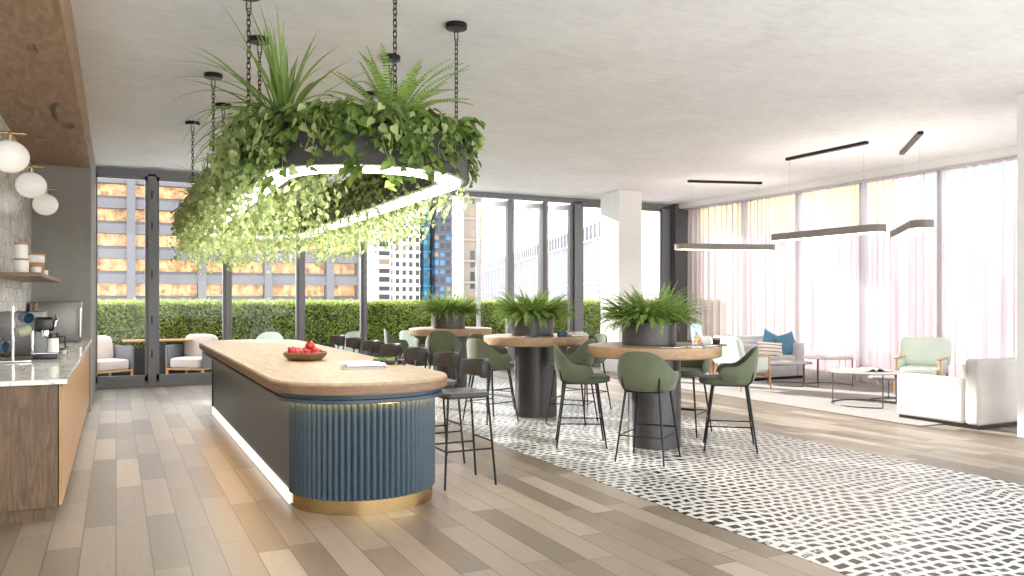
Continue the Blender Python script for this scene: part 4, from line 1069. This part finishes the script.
tower('residential_tower', 46.6, 49.6, 110, 30, grid_mat('beige_grid', srgb(96,88,80), srgb(20,19,19), srgb(48,42,38), 1.9, 3.2, .4, .8), 'beige concrete tower seen left of the folded glass doors', 3, plain('beige_band', srgb(110,102,94), .6))
# white low building along the right
wb = thing('white_annex', 'long white clad building with a louvred parapet beyond the terrace doors', 'building', (0,0,0))
P0 = Vector((19.0, 21.5)); dv = Vector((.305,.952)); P1 = P0+dv*82; nv = Vector((.952,-.305))
def wall_seg(mb, z0, z1, off=0.0, dep=8):
    a = P0-nv*off; b = P1-nv*off; c = b+nv*dep; d = a+nv*dep
    mb.prism([(a.x,a.y), (d.x,d.y), (c.x,c.y), (b.x,b.y)], z0, z1)
mb = MB(); wall_seg(mb, -10, 4.95); mb.build('wall', M['annex'] if 'annex' in M else M.setdefault('annex', plain('white_cladding', srgb(114,115,121), .6, 0, .03, .5)), wb, False)
mb = MB(); wall_seg(mb, 4.95, 5.03, .12); wall_seg(mb, 2.48, 2.54, .05); wall_seg(mb, .2, .26, .05); wall_seg(mb, 5.85, 6.0, .1); mb.build('ledge', M['alu'], wb, False)
mb = MB(); wall_seg(mb, 5.03, 5.85, 0, 7.5); mb.build('louvre_panel', plain('louvre_grey', srgb(84,84,92), .5), wb, False)
mb = MB()
for k in range(0, 82):
    a = P0+dv*k; mb.box(-.05,.05,-.05,.05,5.03,5.85, T(a.x-nv.x*.03, a.y-nv.y*.03, 0))
    if k % 3 == 0: mb.box(-.02,.02,-.03,.03,-2,4.95, T(a.x-nv.x*.01, a.y-nv.y*.01, 0))
mb.build('mullion', M['alu'], wb, False)
# coloured neighbour behind the curtain
nb = thing('coloured_building', 'pink clad neighbour building with yellow and pale blue upper panels behind the curtain', 'building', (0,0,0))
MB().box(17.0, 18.6, 7, 26, -6, 3.5).build('wall', plain('pink_cladding', srgb(202,164,169), .7, 0, .05, .6), nb, False)
MB().box(17.05, 18.6, 13.3, 26, 3.5, 5.0).build('upper_panel', plain('yellow_cladding', srgb(224,210,136), .7, 0, .05, .6), nb, False)
MB().box(17.05, 18.6, 10.6, 12.6, 3.5, 5.0).build('upper_panel', plain('pale_blue_cladding', srgb(148,192,206), .7, 0, .05, .6), nb, False)
MB().box(17.06, 18.6, 12.6, 13.3, 3.5, 5.0).build('upper_panel', M['white'], nb, False)
MB().box(17.06, 18.6, 7, 10.6, 3.5, 5.0).build('upper_panel', M['white'], nb, False)
mb = MB()
for k in range(7): mb.box(16.95, 17.02, 8+k*2.6, 8+k*2.6+.9, .2, 2.0)
mb.build('window', plain('neighbour_window', srgb(205,176,181), .3), nb, False)

# ------------------------------------------------------------------ light, camera
wd = bpy.data.worlds.new('sky'); scene.world = wd; wd.use_nodes = True
bg = wd.node_tree.nodes['Background']; bg.inputs['Color'].default_value = (.97,.985,1.0,1); bg.inputs['Strength'].default_value = 3.0
sl = bpy.data.lights.new('sun', 'SUN'); sl.energy = 7.5; sl.angle = R(1.6); sl.color = (1,.96,.91)
so = bpy.data.objects.new('sun', sl); COL.objects.link(so)
el = R(17); hdir = Vector((-.418,.909)).normalized()
to_sun = Vector((hdir.x*math.cos(el), hdir.y*math.cos(el), math.sin(el)))
so.rotation_euler = to_sun.to_track_quat('Z', 'Y').to_euler(); so.location = (-10, 30, 20)

cam = bpy.data.cameras.new('camera'); co = bpy.data.objects.new('camera', cam); COL.objects.link(co)
cam.sensor_width = 36; cam.lens = 796/1024*36; cam.shift_y = 12/1024; cam.clip_end = 600; cam.clip_start = .05
co.location = (0,0,1.518); co.rotation_euler = (R(90), 0, -math.atan(396/796))
scene.camera = co
vs = scene.view_settings; vs.view_transform = 'Standard'; vs.look = 'None'; vs.gamma = 1; vs.exposure = .86; vs.use_curve_mapping = False
scene.cycles.max_bounces = 10; scene.cycles.diffuse_bounces = 5; scene.cycles.glossy_bounces = 4; scene.cycles.transparent_max_bounces = 16; scene.cycles.transmission_bounces = 6
scene.cycles.sample_clamp_indirect = 6; scene.cycles.caustics_reflective = False; scene.cycles.caustics_refractive = False
